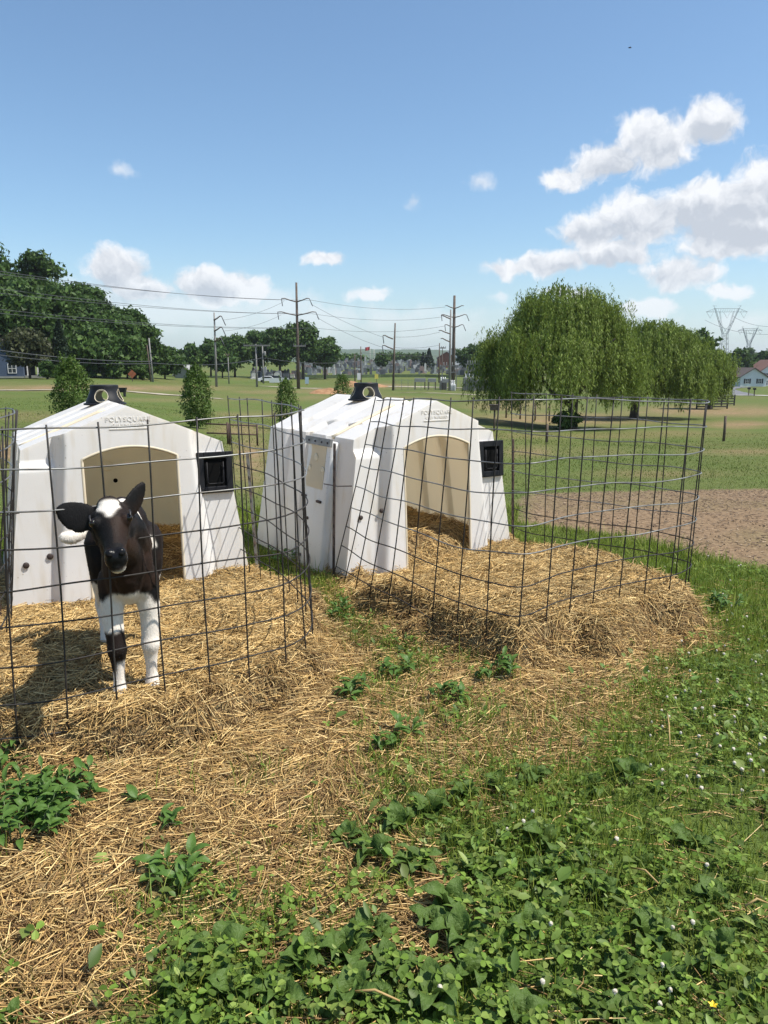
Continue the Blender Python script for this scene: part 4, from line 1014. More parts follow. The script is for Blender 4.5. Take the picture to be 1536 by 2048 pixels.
def build_calf():
    # local frame: the calf faces -Y, its left side is +X; z = 0 is the straw under its feet
    root = empty('calf', (-1.262, 3.66, .115), R(20)); tag(root, 'black and white calf standing on straw in the left pen, looking ahead', 'calf')
    b = MB()
    body = [(.425, .70, .03, .05), (.405, .69, .085, .12), (.35, .67, .125, .165), (.25, .655, .135, .185), (.1, .635, .148, .205), (-.05, .63, .145, .21), (-.18, .635, .130, .205), (-.27, .64, .115, .18), (-.33, .645, .09, .145), (-.37, .65, .045, .08)]
    loft(b, [((0, y, z), (rx*.74, 0, 0), (0, 0, rz)) for y, z, rx, rz in body], 24)
    blob(b, (0, -.16, .80), (.06, .13, .06))                                   # withers
    for s in (-1, 1):
        blob(b, (s*.066, -.22, .60), (.05, .10, .16)); blob(b, (s*.075, .30, .64), (.06, .13, .16))    # shoulder, haunch
    # head: poll at the back, muzzle forward and down, turned a little back to its right
    hd = Vector((-.06, -.47, .880)); ax = Vector((.035, -.905, -.42)).normalized(); sd = Vector((1, .03, .10)).normalized()
    up = sd.cross(ax).normalized(); up = up if up.y < 0 else -up               # out of the forehead
    sd = ax.cross(up).normalized(); sd = sd if sd.x > 0 else -sd
    def hp(l, f=0.0, s=0.0): return hd+ax*(l*.90)+up*(f*.86)+sd*(s*.86)
    chain(b, [(0, -.20, .70, .118), (-.005, -.30, .77, .10), (-.03, -.385, .815, .086), tuple(hp(.03, -.06))+(.088,)])
    chain(b, [(0, -.29, .62, .085), (-.01, -.35, .71, .072), tuple(hp(.10, -.065))+(.065,)])     # throat and brisket
    hst = [(-.055, -.005, .035, .03), (-.035, 0, .066, .058), (.0, .0, .082, .074), (.05, .004, .090, .080), (.10, -.002, .086, .078), (.15, -.012, .066, .066), (.20, -.016, .054, .057), (.25, -.016, .053, .052), (.285, -.018, .056, .049), (.31, -.02, .049, .042), (.322, -.022, .028, .025)]
    loft(b, [(hp(l, f), sd*(rx*.83), up*(rz*.86)) for l, f, rx, rz in hst], 20)
    for s in (-1, 1):
        blob(b, hp(.095, .040, s*.066), (.026, .026, .028)); blob(b, hp(.015, .01, s*.065), (.03, .03, .03)); blob(b, hp(.288, .018, s*.026), (.020, .018, .018))
    blob(b, hp(.30, -.045), (.036, .032, .028)); blob(b, hp(-.03, .045), (.05, .035, .035))
    # ears: calf's right ear hangs out sideways, its left one is pricked up
    def ear(s, tip, wide, nrm):
        a = hp(.0, -.005, s*.062); t = Vector(tip); d = (t-a); nv = Vector(nrm).normalized(); w = d.normalized().cross(nv).normalized(); nv = w.cross(d.normalized()).normalized(); st = []
        for k in range(9):
            q = k/8; c = a+d*q*(1-.06*q)+Vector((0, 0, -.010*math.sin(q*math.pi)))
            wd = wide*(.34+.66*math.sin(min(1, q*.98+.08)*math.pi)**.6) if k < 8 else wide*.20
            st.append((c, w*wd, nv*.0095))
        loft(b, st, 14)
    ear(-1, hp(.0, -.02, -.262)+Vector((0, .02, .075)), .064, (.1, -1, .3))
    ear(1, hp(-.06, .02, .18)+Vector((0, .03, .075)), .044, (.55, -.8, .1))
    # legs
    FRONT = {1: [(.074, -.215, .56, .062), (.080, -.225, .46, .052), (.085, -.225, .385, .044), (.080, -.232, .30, .035), (.079, -.238, .262, .038), (.078, -.232, .215, .028), (.078, -.228, .14, .0225), (.078, -.232, .082, .029), (.079, -.246, .05, .029), (.080, -.256, .018, .033)],
             -1: [(-.074, -.215, .56, .062), (-.078, -.235, .46, .052), (-.080, -.25, .385, .044), (-.072, -.272, .30, .036), (-.071, -.280, .262, .039), (-.071, -.278, .215, .028), (-.070, -.280, .14, .0225), (-.070, -.286, .082, .029), (-.070, -.300, .05, .029), (-.070, -.310, .018, .033)]}
    thick = lambda pts: [(a, bb, c, r*(1.17 if c < .31 else 1.05)) for a, bb, c, r in pts]
    for s in (1, -1): chain(b, thick(FRONT[s]), 5)
    HIND = {1: (.0, .0), -1: (-.035, .05)}
    for s in (1, -1):
        dx, dy = HIND[s]
        chain(b, [(s*.095, .30, .62, .105), (s*.105, .27, .50, .082), (s*.105+dx*.4, .31+dy*.4, .40, .055), (s*.10+dx*.7, .385+dy*.8, .305, .038), (s*.098+dx, .40+dy, .275, .037), (s*.096+dx, .385+dy, .21, .026), (s*.095+dx, .37+dy, .13, .0235), (s*.095+dx, .36+dy, .08, .029), (s*.095+dx, .345+dy, .045, .029), (s*.095+dx, .335+dy, .018, .033)], 5)
    # tail, swung out to the calf's right
    chain(b, [(0, .40, .80, .028), (-.03, .45, .77, .022), (-.10, .47, .70, .021), (-.16, .46, .66, .022), (-.215, .44, .64, .027), (-.26, .43, .632, .034), (-.295, .425, .636, .028)], 6)
    me = remesh(b, .0070, 4)
    nv = len(me.vertices); co = np.zeros(nv*3, np.float32); me.vertices.foreach_get('co', co); co = co.reshape(-1, 3); x, y, z = co.T
    n1 = fbm(x*9+y*4, z*9-y*5, 1.0, 3, 4); n2 = fbm(x*30, z*30+y*20, 1.0, 9, 3); j = n1*.06+n2*.03
    white = np.zeros(nv, bool)
    leg = (z < .485+j) & (np.abs(y+.25) < .14); white |= leg
    white |= (z < .525+j-.25*np.abs(x)) & (y < -.20) & (np.abs(x) < .13) & (y > -.36)                   # brisket
    white |= (z < .49+j*1.4) & (y > .05) & (np.abs(x) > .02)*(z < .44+j)                  # hind legs and belly
    white |= (z < .47+j) & (np.abs(x) < .10) & (y > -.1) & (y < .25)
    knee = (x < -.02) & (y < -.15) & (z < .345+j*.5) & (z > .215+j*.5+.04*np.sign(x+.072)*0) & (y < -.1); white &= ~knee
    knee2 = (x < -.075) & (y < -.15) & (z < .26) & (z > .165+j*.4); white &= ~knee2
    hv = co-np.array(hd); l = hv@np.array(ax)/.90; f = hv@np.array(up)/.86; s = hv@np.array(sd)/.86
    star = (l > -.02) & (l < .102) & (np.abs(s+.004) < (.050-np.clip(l-.03, 0, 1)*.66)+j*.3) & (f > .02) & (y < -.38); white |= star
    white |= (l > .292) & (l < .345) & (f < -.046+j*.2) & (np.abs(s-.006) < .032) & (y < -.5)   # chin
    white |= (x < -.06) & (y > .385) & (z > .56)                               # tail
    band = np.abs((y+.10)-(.84-z)*.35) < .022+.012*n1*2; white |= band & (x > .055) & (z > .66) & (z < .85)
    band2 = np.abs((y-.10)-(.86-z)*.30) < .045+.02*n1*2; white |= band2 & (x > .02) & (z > .60)
    white |= (np.abs(x+.005) < .05) & (z > .80) & (y > -.10) & (y < .25) 
    white |= (x < -.10) & (z < .60+j) & (y > .0) & (y < .16)
    wv = white.astype(float)
    # soften the border by a ring
    ed = np.zeros(len(me.edges)*2, np.int32); me.edges.foreach_get('vertices', ed); ed = ed.reshape(-1, 2)
    for _ in range(2):
        acc = wv.copy(); cnt = np.ones(nv)
        np.add.at(acc, ed[:, 0], wv[ed[:, 1]]); np.add.at(acc, ed[:, 1], wv[ed[:, 0]]); np.add.at(cnt, ed[:, 0], 1); np.add.at(cnt, ed[:, 1], 1); wv = acc/cnt
    brown = np.clip(.05+n1*.9+.5*(np.abs(z-.66) < .14)*(y < -.2)+.35*((l > .10) & (l < .24) & (s > .0)), 0, 1)
    muz = np.clip((l-.262)/.02, 0, 1)*(f > -.032)*(y < -.5)*np.clip((.345-l)/.02, 0, 1); hoof = ((z < .016)).astype(float)
    at = me.color_attributes.new('coat', 'FLOAT_COLOR', 'POINT'); at.data.foreach_set('color', np.stack([wv, brown, muz, hoof], 1).astype(np.float32).ravel())
    mt = bpy.data.materials.new('calf_coat'); mt.use_nodes = True; N, L = mt.node_tree.nodes, mt.node_tree.links; p = N['Principled BSDF']
    ca = N.new('ShaderNodeVertexColor'); ca.layer_name = 'coat'; sp = N.new('ShaderNodeSeparateColor'); L.new(ca.outputs[0], sp.inputs[0]); tc = N.new('ShaderNodeTexCoord')
    def mix(fac, a, c):
        m = N.new('ShaderNodeMix'); m.data_type = 'RGBA'; L.new(fac, m.inputs[0])
        for i, v in ((6, a), (7, c)):
            if isinstance(v, tuple): m.inputs[i].default_value = v+(1,)
            else: L.new(v, m.inputs[i])
        return m.outputs[2]
    mp = N.new('ShaderNodeMapping'); mp.inputs['Scale'].default_value = (1, .45, .3); L.new(tc.outputs['Object'], mp.inputs['Vector'])
    nz = N.new('ShaderNodeTexNoise'); nz.inputs['Scale'].default_value = 260; nz.inputs['Detail'].default_value = 4; L.new(mp.outputs[0], nz.inputs['Vector'])
    dark = mix(sp.outputs[1], (.006, .0055, .0055), (.030, .015, .009)); wc = mix(nz.outputs['Fac'], (.60, .52, .42), (.86, .82, .76))
    c = mix(sp.outputs[0], dark, wc); c = mix(sp.outputs[2], c, (.008, .008, .009)); L.new(c, p.inputs['Base Color'])
    ro = N.new('ShaderNodeMapRange'); ro.inputs['To Min'].default_value = .62; ro.inputs['To Max'].default_value = .25; L.new(sp.outputs[2], ro.inputs['Value']); L.new(ro.outputs[0], p.inputs['Roughness'])
    bp = N.new('ShaderNodeBump'); bp.inputs['Strength'].default_value = .55; bp.inputs['Distance'].default_value = .0022; L.new(nz.outputs['Fac'], bp.inputs['Height']); L.new(bp.outputs[0], p.inputs['Normal'])
    try: p.inputs['Specular IOR Level'].default_value = .14; p.inputs['Sheen Weight'].default_value = .02; p.inputs['Sheen Roughness'].default_value = .4
    except Exception: pass
    body_o = link('body', me, mt, root); root.scale = (1, 1, 1.08)
    # short hair standing off the skin
    r = np.random.default_rng(3); tri = np.zeros(len(me.loop_triangles) if me.loop_triangles else 0); me.calc_loop_triangles()
    lt = np.zeros(len(me.loop_triangles)*3, np.int32); me.loop_triangles.foreach_get('vertices', lt); lt = lt.reshape(-1, 3)
    A, B_, C_ = co[lt[:, 0]], co[lt[:, 1]], co[lt[:, 2]]; nr = np.cross(B_-A, C_-A); ar = np.linalg.norm(nr, axis=1); nr /= ar[:, None]+1e-9
    nh = 42000; pk = r.choice(len(lt), nh, p=ar/ar.sum()); u_, v_ = r.random(nh), r.random(nh); fl = u_+v_ > 1; u_[fl], v_[fl] = 1-u_[fl], 1-v_[fl]
    P0 = A[pk]*(1-u_-v_)[:, None]+B_[pk]*u_[:, None]+C_[pk]*v_[:, None]; nn = nr[pk]
    fl_ = np.stack([np.zeros(nh), np.full(nh, .7), np.full(nh, -.55)], 1)+r.normal(0, .28, (nh, 3)); fl_ -= nn*(fl_*nn).sum(1)[:, None]; fl_ /= np.linalg.norm(fl_, axis=1)[:, None]+1e-9
    d_ = fl_*.9+nn*r.uniform(.15, .45, nh)[:, None]; sd_ = np.cross(fl_, nn); hl = r.uniform(.004, .0085, nh)*np.where((P0[:, 0] < -.16) & (P0[:, 1] > .38), 2.2, 1); muzh = muz[lt[pk, 0]] > .3; hl = np.where(muzh | (P0[:, 2] < .03), .001, hl)
    HV = np.stack([P0-sd_*.0011-nn*.001, P0+sd_*.0011-nn*.001, P0+d_*hl[:, None]], 1).reshape(-1, 3)
    hm_ = np_mesh('coat_hair', HV, np.arange(nh*3).reshape(-1, 3), False); base = np.stack([wv, brown, muz*0, hoof*0], 1)[lt[pk, 0]]; base[:, 0] = (base[:, 0] > .5)
    ha = hm_.color_attributes.new('coat', 'FLOAT_COLOR', 'POINT'); ha.data.foreach_set('color', np.repeat(base, 3, 0).astype(np.float32).ravel())
    link('coat_hair', hm_, mt, root)['kind'] = 'stuff'
    # eyes, lids, nostrils, mouth line
    em = material('calf_eye', (.012, .008, .006), rough=.08); km = material('eyelid', (.012, .010, .010), rough=.5); hm = material('hoof', (.30, .24, .17), (.20, .15, .10), 20, .5)
    for s_ in (-1, 1):
        c = hp(.098, .050, s_*.081); q = MB(); blob(q, c, (.017, .017, .0165), 16); q.obj('eye', em, root, True)
        lid = [c+sd*(s_*.004)+up*.007+(ax*math.sin(a)*.019+(sd*s_*-.55+up*.75).normalized()*math.cos(a)*.006+(sd*s_*.75+up*.55).normalized()*(.012-.005*abs(math.sin(a)))) for a in np.linspace(-1.35, 1.35, 11)]
        lid = [v-ax*.0+Vector((0, 0, .007)) for v in lid]; MB().tube(lid, .0042, 6).obj('eyelid', km, root, True)
        nq = MB(); blob(nq, hp(.306, .022, s_*.026), (.011, .009, .007), 12); nq.obj('nostril', M['void'], root, True)
    ml = [hp(.300-.012*abs(k), -.040-.004*abs(k), k*.014) for k in (-3, -2, -1, 0, 1, 2, 3)]
    MB().tube(ml, .0028, 6).obj('mouth_line', M['void'], root, True)
    for pts in (FRONT[1], FRONT[-1]):
        x0, y0 = pts[-1][0], pts[-1][1]
        for k in (-1, 1): q = MB(); q.lathe([(.021, -.012), (.020, .0), (.0165, .022), (.012, .03)], 12, (x0+k*.0155, y0-.012, 0), 1, 1.45); q.obj('hoof', hm, root, True)
    return root
build_calf()
# ------------------------------------------------------------------ trees
def leaf_cloud(name, C, N_, size, mat, parent, r, elong=1.0, droop=0.0, tri=True):
    """Leaf-sized quads at C (n,3) with outward normals N_ (n,3)."""
    n = len(C); a = r.normal(0, 1, (n, 3)); nn = N_+a*.75; nn /= np.linalg.norm(nn, axis=1)[:, None]
    t = r.normal(0, 1, (n, 3)); t[:, 2] -= droop; t -= nn*(t*nn).sum(1)[:, None]; t /= np.linalg.norm(t, axis=1)[:, None]; s = np.cross(nn, t)
    L_ = (size*r.uniform(.6, 1.3, n))[:, None]; W_ = L_*r.uniform(.45, .75, n)[:, None]/elong
    if tri:
        V = np.stack([C-t*L_*.45-s*W_*.5, C+s*W_*.75-t*L_*.2, C+t*L_*.55], 1).reshape(-1, 3)
        return link(name, np_mesh(name, V, np.arange(n*3).reshape(-1, 3), False), mat, parent)
    V = np.stack([C-t*L_*.5, C+s*W_*.5+t*L_*.05, C+t*L_*.5, C-s*W_*.5+t*L_*.05], 1).reshape(-1, 3)
    return link(name, np_mesh(name, V, np.arange(n*4).reshape(-1, 4), False), mat, parent)
def leafmat(name, a, b_, c): return material(name, a, b_, .35, .55, island=.42, c3=c, trans=.30, spec=.2)
LM = [leafmat('oak_leaves', (.034, .07, .015), (.058, .108, .024), (.095, .155, .036)), leafmat('maple_leaves', (.035, .07, .016), (.06, .11, .026), (.095, .155, .036)), leafmat('olive_leaves', (.04, .05, .022), (.06, .068, .028), (.085, .095, .04)), leafmat('spruce_needles', (.014, .03, .014), (.022, .042, .018), (.035, .058, .024))]
LM_WILLOW = leafmat('willow_leaves', (.12, .17, .026), (.185, .245, .045), (.26, .32, .075)); LM_SHRUB = leafmat('shrub_leaves', (.055, .10, .018), (.09, .15, .03), (.14, .20, .045))
M['bark'] = material('bark', (.055, .042, .034), (.10, .08, .065), 3, .95, .6, 14)
def round_tree(px, topy, hwpx, Y, label, group, seed, mat, base_py=None, n=6500, leaf=.55, crown_lo=.22, name='broadleaf_tree', clumps=75):
    n = int(n*2.4); leaf *= 1.2
    r = np.random.default_rng(seed); g = GP(px, Y); H = up_to(px, topy, Y)-g.z; rad = hwpx/F*Y
    e = empty(name, g); tag(e, label, 'tree', group)
    b = MB(); th = H*(crown_lo+.35); tr = max(.16, H*.022)
    b.tube([(0, 0, -.3), (.05*H*.1, 0, th*.4), (0, .02*H, th)], [tr*1.3, tr, tr*.6], 8); b.obj('trunk', M['bark'], e, True)
    for k in range(5):
        a = r.uniform(0, 6.28); z0 = th*r.uniform(.45, .9); q = Vector((math.cos(a)*rad*.65, math.sin(a)*rad*.65, z0+H*r.uniform(.12, .28)))
        MB().tube([(0, 0, z0), Vector((0, 0, z0)).lerp(q, .5)+Vector((0, 0, .04*H)), q], [tr*.5, tr*.35, tr*.12], 6).obj('limb', M['bark'], e, True)
    # crown: clumps over an egg-shaped shell
    z0, z1 = H*crown_lo, H; cz = z0+(z1-z0)*.48; hz = (z1-z0)/2
    cl = []
    while len(cl) < clumps:
        d = r.normal(0, 1, 3); d /= np.linalg.norm(d); k = r.uniform(.30, .84)
        w = 1-.30*max(0, d[2])**2-.15*max(0, -d[2])
        c = np.array([d[0]*rad*k*w, d[1]*rad*k*w, cz+d[2]*hz*k]); cl.append((c, r.uniform(.26, .42)*rad*(1 if d[2] < .6 else .9)))
    per = n//clumps; C = []; Nn = []
    for c, q in cl:
        d = r.normal(0, 1, (per, 3)); d /= np.linalg.norm(d, axis=1)[:, None]; d[:, 2] = np.where(d[:, 2] < -.35, -d[:, 2], d[:, 2])
        rr = q*r.uniform(.30, 1.25, per)**.7*(1+.18*r.normal(0, 1, per)); C.append(c+d*rr[:, None]*np.array([1, 1, .8])); Nn.append(d)
    leaf_cloud('crown', np.concatenate(C), np.concatenate(Nn), leaf, mat, e, r); return e
def conifer(px, topy, hwpx, Y, label, group, seed, mat, n=3000, leaf=.5):
    r = np.random.default_rng(seed); g = GP(px, Y); H = up_to(px, topy, Y)-g.z; rad = hwpx/F*Y
    e = empty('conifer_tree', g); tag(e, label, 'tree', group)
    MB().tube([(0, 0, -.3), (0, 0, H*.96)], [H*.025, .03], 7).obj('trunk', M['bark'], e, True)
    t = r.random(n)**.8; tier = .75+.25*np.abs(np.sin(t*17)); a = r.uniform(0, 6.28, n); q = rad*(1-t)*tier*r.uniform(.35, 1.05, n)**.5+.05
    C = np.stack([q*np.cos(a), q*np.sin(a), H*(.10+.9*t)-q*.25], 1); Nn = np.stack([np.cos(a)*.6, np.sin(a)*.6, np.full(n, .6)], 1)
    leaf_cloud('crown', C, Nn, leaf, mat, e, r, 1.4, .6); return e
# left wood
G1 = 'trees of the wood at the left'
for a in [(5, 492, 62, 128, 'tall oak at the left edge of the picture', 1, 0, 9000), (84, 500, 62, 138, 'tallest rounded tree in the left wood', 2, 1, 10000), (140, 560, 50, 126, 'dark tree below the tallest crown in the left wood', 3, 0, 8000), (186, 562, 46, 140, 'tree with high rounded crown stepping down in the left wood', 4, 1, 8000),
          (232, 622, 50, 128, 'dense mid-height tree in the right part of the left wood', 5, 0, 7500), (270, 612, 38, 136, 'last tall tree of the left wood, behind the grey pole', 6, 1, 7000), (52, 560, 56, 118, 'shaded tree in front of the tall left crowns', 7, 0, 7500), (330, 700, 30, 150, 'low bushy tree right of the grey pole', 8, 1, 3500), (-60, 520, 60, 130, 'tree partly cut off by the left edge', 9, 0, 4000), (300, 660, 26, 132, 'slender leafy tree beside the grey pole', 10, 1, 3500), (190, 660, 60, 120, 'low dark tree under the left wood canopy', 12, 0, 5000)]:
    round_tree(a[0], a[1]-6, a[2]*1.28, a[3], a[4], G1, a[5], LM[a[6]], n=int(a[7]*1.25), crown_lo=.08 if a[1] < 600 else .03, leaf=.62, clumps=95)
round_tree(60, 655, 50, 108, 'low olive-green spreading tree by the blue house', G1, 11, LM[2], n=4500, crown_lo=.16, leaf=.45)
conifer(125, 640, 30, 112, 'dark drooping spruce in the left wood', G1, 13, LM[3], 4500, .55)
for px, Y, w, h_, lb in ((95, 104, 20, 720, 'low shrub in front of the spruce'), (222, 118, 20, 722, 'dark shrub at the road edge under the left wood'), (155, 120, 40, 712, 'dark undergrowth bush under the left wood'), (285, 124, 22, 724, 'bush at the foot of the grey pole'), (20, 124, 40, 690, 'dark bush behind the blue house'), (255, 130, 40, 690, 'shaded bush below the last tall tree')):
    round_tree(px, h_, w, Y, lb, 'bushes below the left wood', px, LM[0], n=1800, crown_lo=.0, leaf=.42, name='bush', clumps=22)
# middle grove by the cemetery
G2 = 'trees in the middle grove by the cemetery'
for a in [(382, 690, 26, 190, 'small dark tree at the left end of the middle grove', 21, 0), (422, 674, 30, 200, 'rounded tree next to the thin grey pole', 22, 1), (470, 664, 36, 205, 'leafy tree left of the wide crossarm pole', 23, 1), (520, 655, 34, 215, 'lighter feathery tree behind the wide crossarm pole', 24, 1), (560, 642, 38, 205, 'dark tall tree left of the tall double-arm pole', 25, 0), (606, 636, 40, 210, 'dark tall tree right behind the tall double-arm pole', 26, 0), (650, 668, 34, 215, 'rounded dark tree at the right end of the middle grove', 27, 0), (445, 700, 30, 190, 'low tree in the middle grove', 28, 0), (350, 715, 22, 175, 'low tree beside the small barn', 29, 1)]:
    round_tree(a[0], a[1], a[2], a[3], a[4], G2, a[5], LM[a[6]], n=4200, crown_lo=.20, leaf=.75)
G3 = 'single trees farther off'
round_tree(764, 705, 17, 290, 'small round tree standing among the headstones', G3, 31, LM[0], n=1300, leaf=.6, crown_lo=.12)
conifer(858, 697, 17, 300, 'small dark conifer left of the brick building', G3, 32, LM[3], 1300, .8)
conifer(846, 705, 10, 302, 'narrow dark conifer tip beside the small conifer', G3, 33, LM[3], 700, .7)
for a in [(938, 684, 26, 260, 'dark tree left of the big willow', 34), (968, 678, 28, 270, 'tree half hidden behind the left side of the big willow', 35), (1000, 684, 30, 280, 'dark tree behind the big willow', 36), (1390, 652, 42, 150, 'dense dark tree behind the willows on the right', 37), (1345, 648, 36, 160, 'pointed tree behind the second willow', 38), (1472, 694, 27, 235, 'round dark tree left of the white house', 39), (1520, 700, 22, 260, 'dark tree behind the white house', 40), (1500, 720, 26, 240, 'low dark tree against the white house', 41), (1545, 690, 22, 300, 'far tree at the right edge', 42), (1495, 690, 18, 420, 'distant hazy trees under the second pylon', 43)]:
    round_tree(a[0], a[1], a[2], a[3], a[4], G3, a[5], LM[0] if a[5] % 2 else LM[1], n=3200, leaf=.7, crown_lo=.10)
round_tree(1460, 740, 12, 215, 'reddish shrub left of the white house', G3, 44, material('red_leaves', (.10, .035, .02), (.14, .06, .03), 1, .7, island=.3), n=900, leaf=.5, crown_lo=.0, name='bush', clumps=16)
round_tree(735, 738, 7, 280, 'small clipped bush among the headstones', G3, 45, LM[0], n=400, leaf=.5, crown_lo=0, name='bush', clumps=10)
for i, (px, top, hw_, Y, lb) in enumerate(((700, 716, 30, 420, 'distant dark tree behind the left headstones'), (790, 715, 34, 430, 'distant dark tree behind the middle headstones'), (830, 712, 26, 425, 'distant dark tree left of the small conifer'), (915, 700, 24, 400, 'distant dark tree right of the brick building'), (1055, 700, 40, 380, 'distant dark tree hidden by the big willow crown'), (320, 716, 30, 260, 'distant tree in the gap right of the left wood'))):
    round_tree(px, top, hw_, Y, lb, G3, 300+i, LM[0], n=1500, leaf=1.1, crown_lo=0, clumps=40)
# willows
def willow(px, Y, topy, l_px, r_px, label, seed, nstr, low, trunk_r, lean=0.0, leaf=.21):
    r = np.random.default_rng(seed); g = GP(px, Y); H = up_to(px, topy, Y)-g.z; sc = Y/F
    e = empty('willow_tree', g); tag(e, label, 'tree', 'weeping willows on the slope')
    xl, xr = (l_px-px)*sc, (r_px-px)*sc; cx, rx = (xl+xr)/2, (xr-xl)/2; ry = rx*.85
    b = MB(); b.tube([(0, 0, -.4), (lean*.1, 0, H*.08), (lean*.3, 0, H*.2), (lean*.6, .05, H*.30)], [trunk_r*1.4, trunk_r, trunk_r*.85, trunk_r*.7], 10); b.obj('trunk', M['bark'], e, True)
    for k in range(9):
        a = k*2*math.pi/9+r.uniform(-.3, .3); q = Vector((cx+math.cos(a)*rx*r.uniform(.45, .75), math.sin(a)*ry*r.uniform(.4, .7), H*r.uniform(.55, .82))); p0 = Vector((lean*.5, 0, H*r.uniform(.14, .28)))
        m1 = p0.lerp(q, .35)+Vector((0, 0, -.03*H)); m2 = p0.lerp(q, .7)+Vector((0, 0, .05*H))
        MB().tube([p0, m1, m2, q], [trunk_r*.55, trunk_r*.38, trunk_r*.22, trunk_r*.08], 6).obj('limb', M['bark'], e, True)
    # heads of branches from which the strands hang
    C = []; Nn = []; D = []
    heads = []
    for k in range(105):
        a = r.uniform(0, 6.28); t = r.random()**.9; k_ = r.uniform(.55, 1.0)*(1-t**2.4)**(1/2.4)
        lump = .96+.15*math.sin(a*3+seed+t*2)+.10*math.sin(a*5+2*seed-t*4)
        heads.append(np.array([cx+math.cos(a)*rx*k_*lump*.93, math.sin(a)*ry*k_*lump, H*(.42+.53*t*(1+.05*math.sin(a*2+seed)))]))
    heads = np.array(heads)
    for s in range(nstr):
        h = heads[r.integers(len(heads))]+r.normal(0, 1, 3)*np.array([.085*rx, .085*ry, .03*H])
        out = np.array([h[0]-cx, h[1], 0]); out /= np.linalg.norm(out)+1e-6
        zlow = max(low*H*(.25+1.9*r.random()**1.2), h[2]-H*r.uniform(.10, .34)); ln = h[2]-zlow
        if ln < .2: continue
        m = int(12+ln*12); t = np.sort(r.random(m)); sway = r.normal(0, .10, 2)
        P = h[None]+np.stack([out[0]*ln*.28*np.sqrt(t)*.8+sway[0]*t*ln, out[1]*ln*.28*np.sqrt(t)*.8+sway[1]*t*ln, .10*ln*np.sin(t*math.pi*.5)*(t < .3)-ln*t], 1)
        C.append(P+r.normal(0, .055, (m, 3))); Nn.append(np.repeat(out[None], m, 0)+np.array([0, 0, .35]))
    C = np.concatenate(C); Nn = np.concatenate(Nn); n = len(C)
    t = np.stack([r.normal(0, .45, n), r.normal(0, .45, n), -np.ones(n)], 1); t /= np.linalg.norm(t, axis=1)[:, None]
    nn = Nn+r.normal(0, .6, (n, 3)); nn -= t*(nn*t).sum(1)[:, None]; nn /= np.linalg.norm(nn, axis=1)[:, None]; s = np.cross(nn, t)
    L_ = (leaf*r.uniform(.6, 1.3, n))[:, None]; W_ = L_*.30
    V = np.stack([C-t*L_*.4-s*W_*.5, C+s*W_*.5-t*L_*.3, C+t*L_*.6], 1).reshape(-1, 3)
    link('crown', np_mesh('crown', V, np.arange(n*3).reshape(-1, 3), False), LM_WILLOW, e); return e
willow(1142, 50, 572, 952, 1282, 'big weeping willow with forked dark trunk right of the hutches', 51, 4300, .12, .34, .3, .21)
willow(1268, 64, 640, 1165, 1432, 'second weeping willow behind the big one, trunk in shade', 52, 2900, .11, .34, 0, .24)
willow(1418, 84, 696, 1372, 1462, 'small weeping willow at the right end of the row', 53, 1500, .06, .22, 0, .30)
bb = GP(1138, 49.2); round_tree(1135, 822, 34, 48.6, 'dark low bush at the foot of the big willow', 'bushes on the slope', 54, LM[0], n=1500, leaf=.2, crown_lo=0, name='bush', clumps=18)
round_tree(1425, 762, 32, 118, 'low bushes beyond the small willow', 'bushes on the slope', 55, LM[1], n=1500, leaf=.4, crown_lo=0, name='bush', clumps=20)
# young columnar trees behind the hutches
def young(px, topy, hwpx, Y, label, seed, n):
    r = np.random.default_rng(seed); g = GP(px, Y); H = up_to(px, topy, Y)-g.z; rad = hwpx/F*Y
    e = empty('young_tree', g); tag(e, label, 'tree', 'young columnar trees planted behind the hutches')
    MB().tube([(0, 0, -.1), (.01, 0, H*.5), (0, 0, H*.95)], [.035, .025, .008], 7).obj('trunk', M['bark'], e, True)
    t = r.random(n); prof = np.sin(np.clip(t*.93+.09, 0, 1)*math.pi)**.5*(1-.25*t); a = r.uniform(0, 6.28, n)
    lump = 1+.20*np.sin(a*3+t*11)+.14*np.sin(a*5-t*23); q = rad*prof*lump*r.uniform(.25, 1.08, n)**.5
    C = np.stack([q*np.cos(a), q*np.sin(a), H*(.05+.95*t)+r.normal(0, .03, n)], 1)
    # shoots that stick out of the outline
    for k in range(60):
        aa = r.uniform(0, 6.28); tt = r.uniform(.25, 1); p0 = np.array([rad*.8*math.cos(aa)*(1-.5*tt), rad*.8*math.sin(aa)*(1-.5*tt), H*(.05+.93*tt)]); u = r.random(9)[:, None]
        C = np.concatenate([C, p0+u*np.array([math.cos(aa)*.10, math.sin(aa)*.10, .22])*r.uniform(.5, 1.3)+r.normal(0, .012, (9, 3))])
    Nn = np.concatenate([np.stack([np.cos(a), np.sin(a), np.full(n, .4)], 1), np.tile([0, 0, 1.0], (len(C)-n, 1))])
    leaf_cloud('crown', C, Nn, .085, LM_SHRUB, e, r, 1.2, -.3, False); return e
young(150, 714, 42, 24, 'young columnar tree behind the near hutch vent', 61, 6500)
young(396, 727, 33, 28, 'young columnar tree between the hutches, leafy and upright', 62, 6500)
young(574, 757, 25, 34, 'young pointed tree left of the farther hutch roof', 63, 4200)
young(686, 747, 24, 44, 'young tree behind the farther hutch vent', 64, 4200)

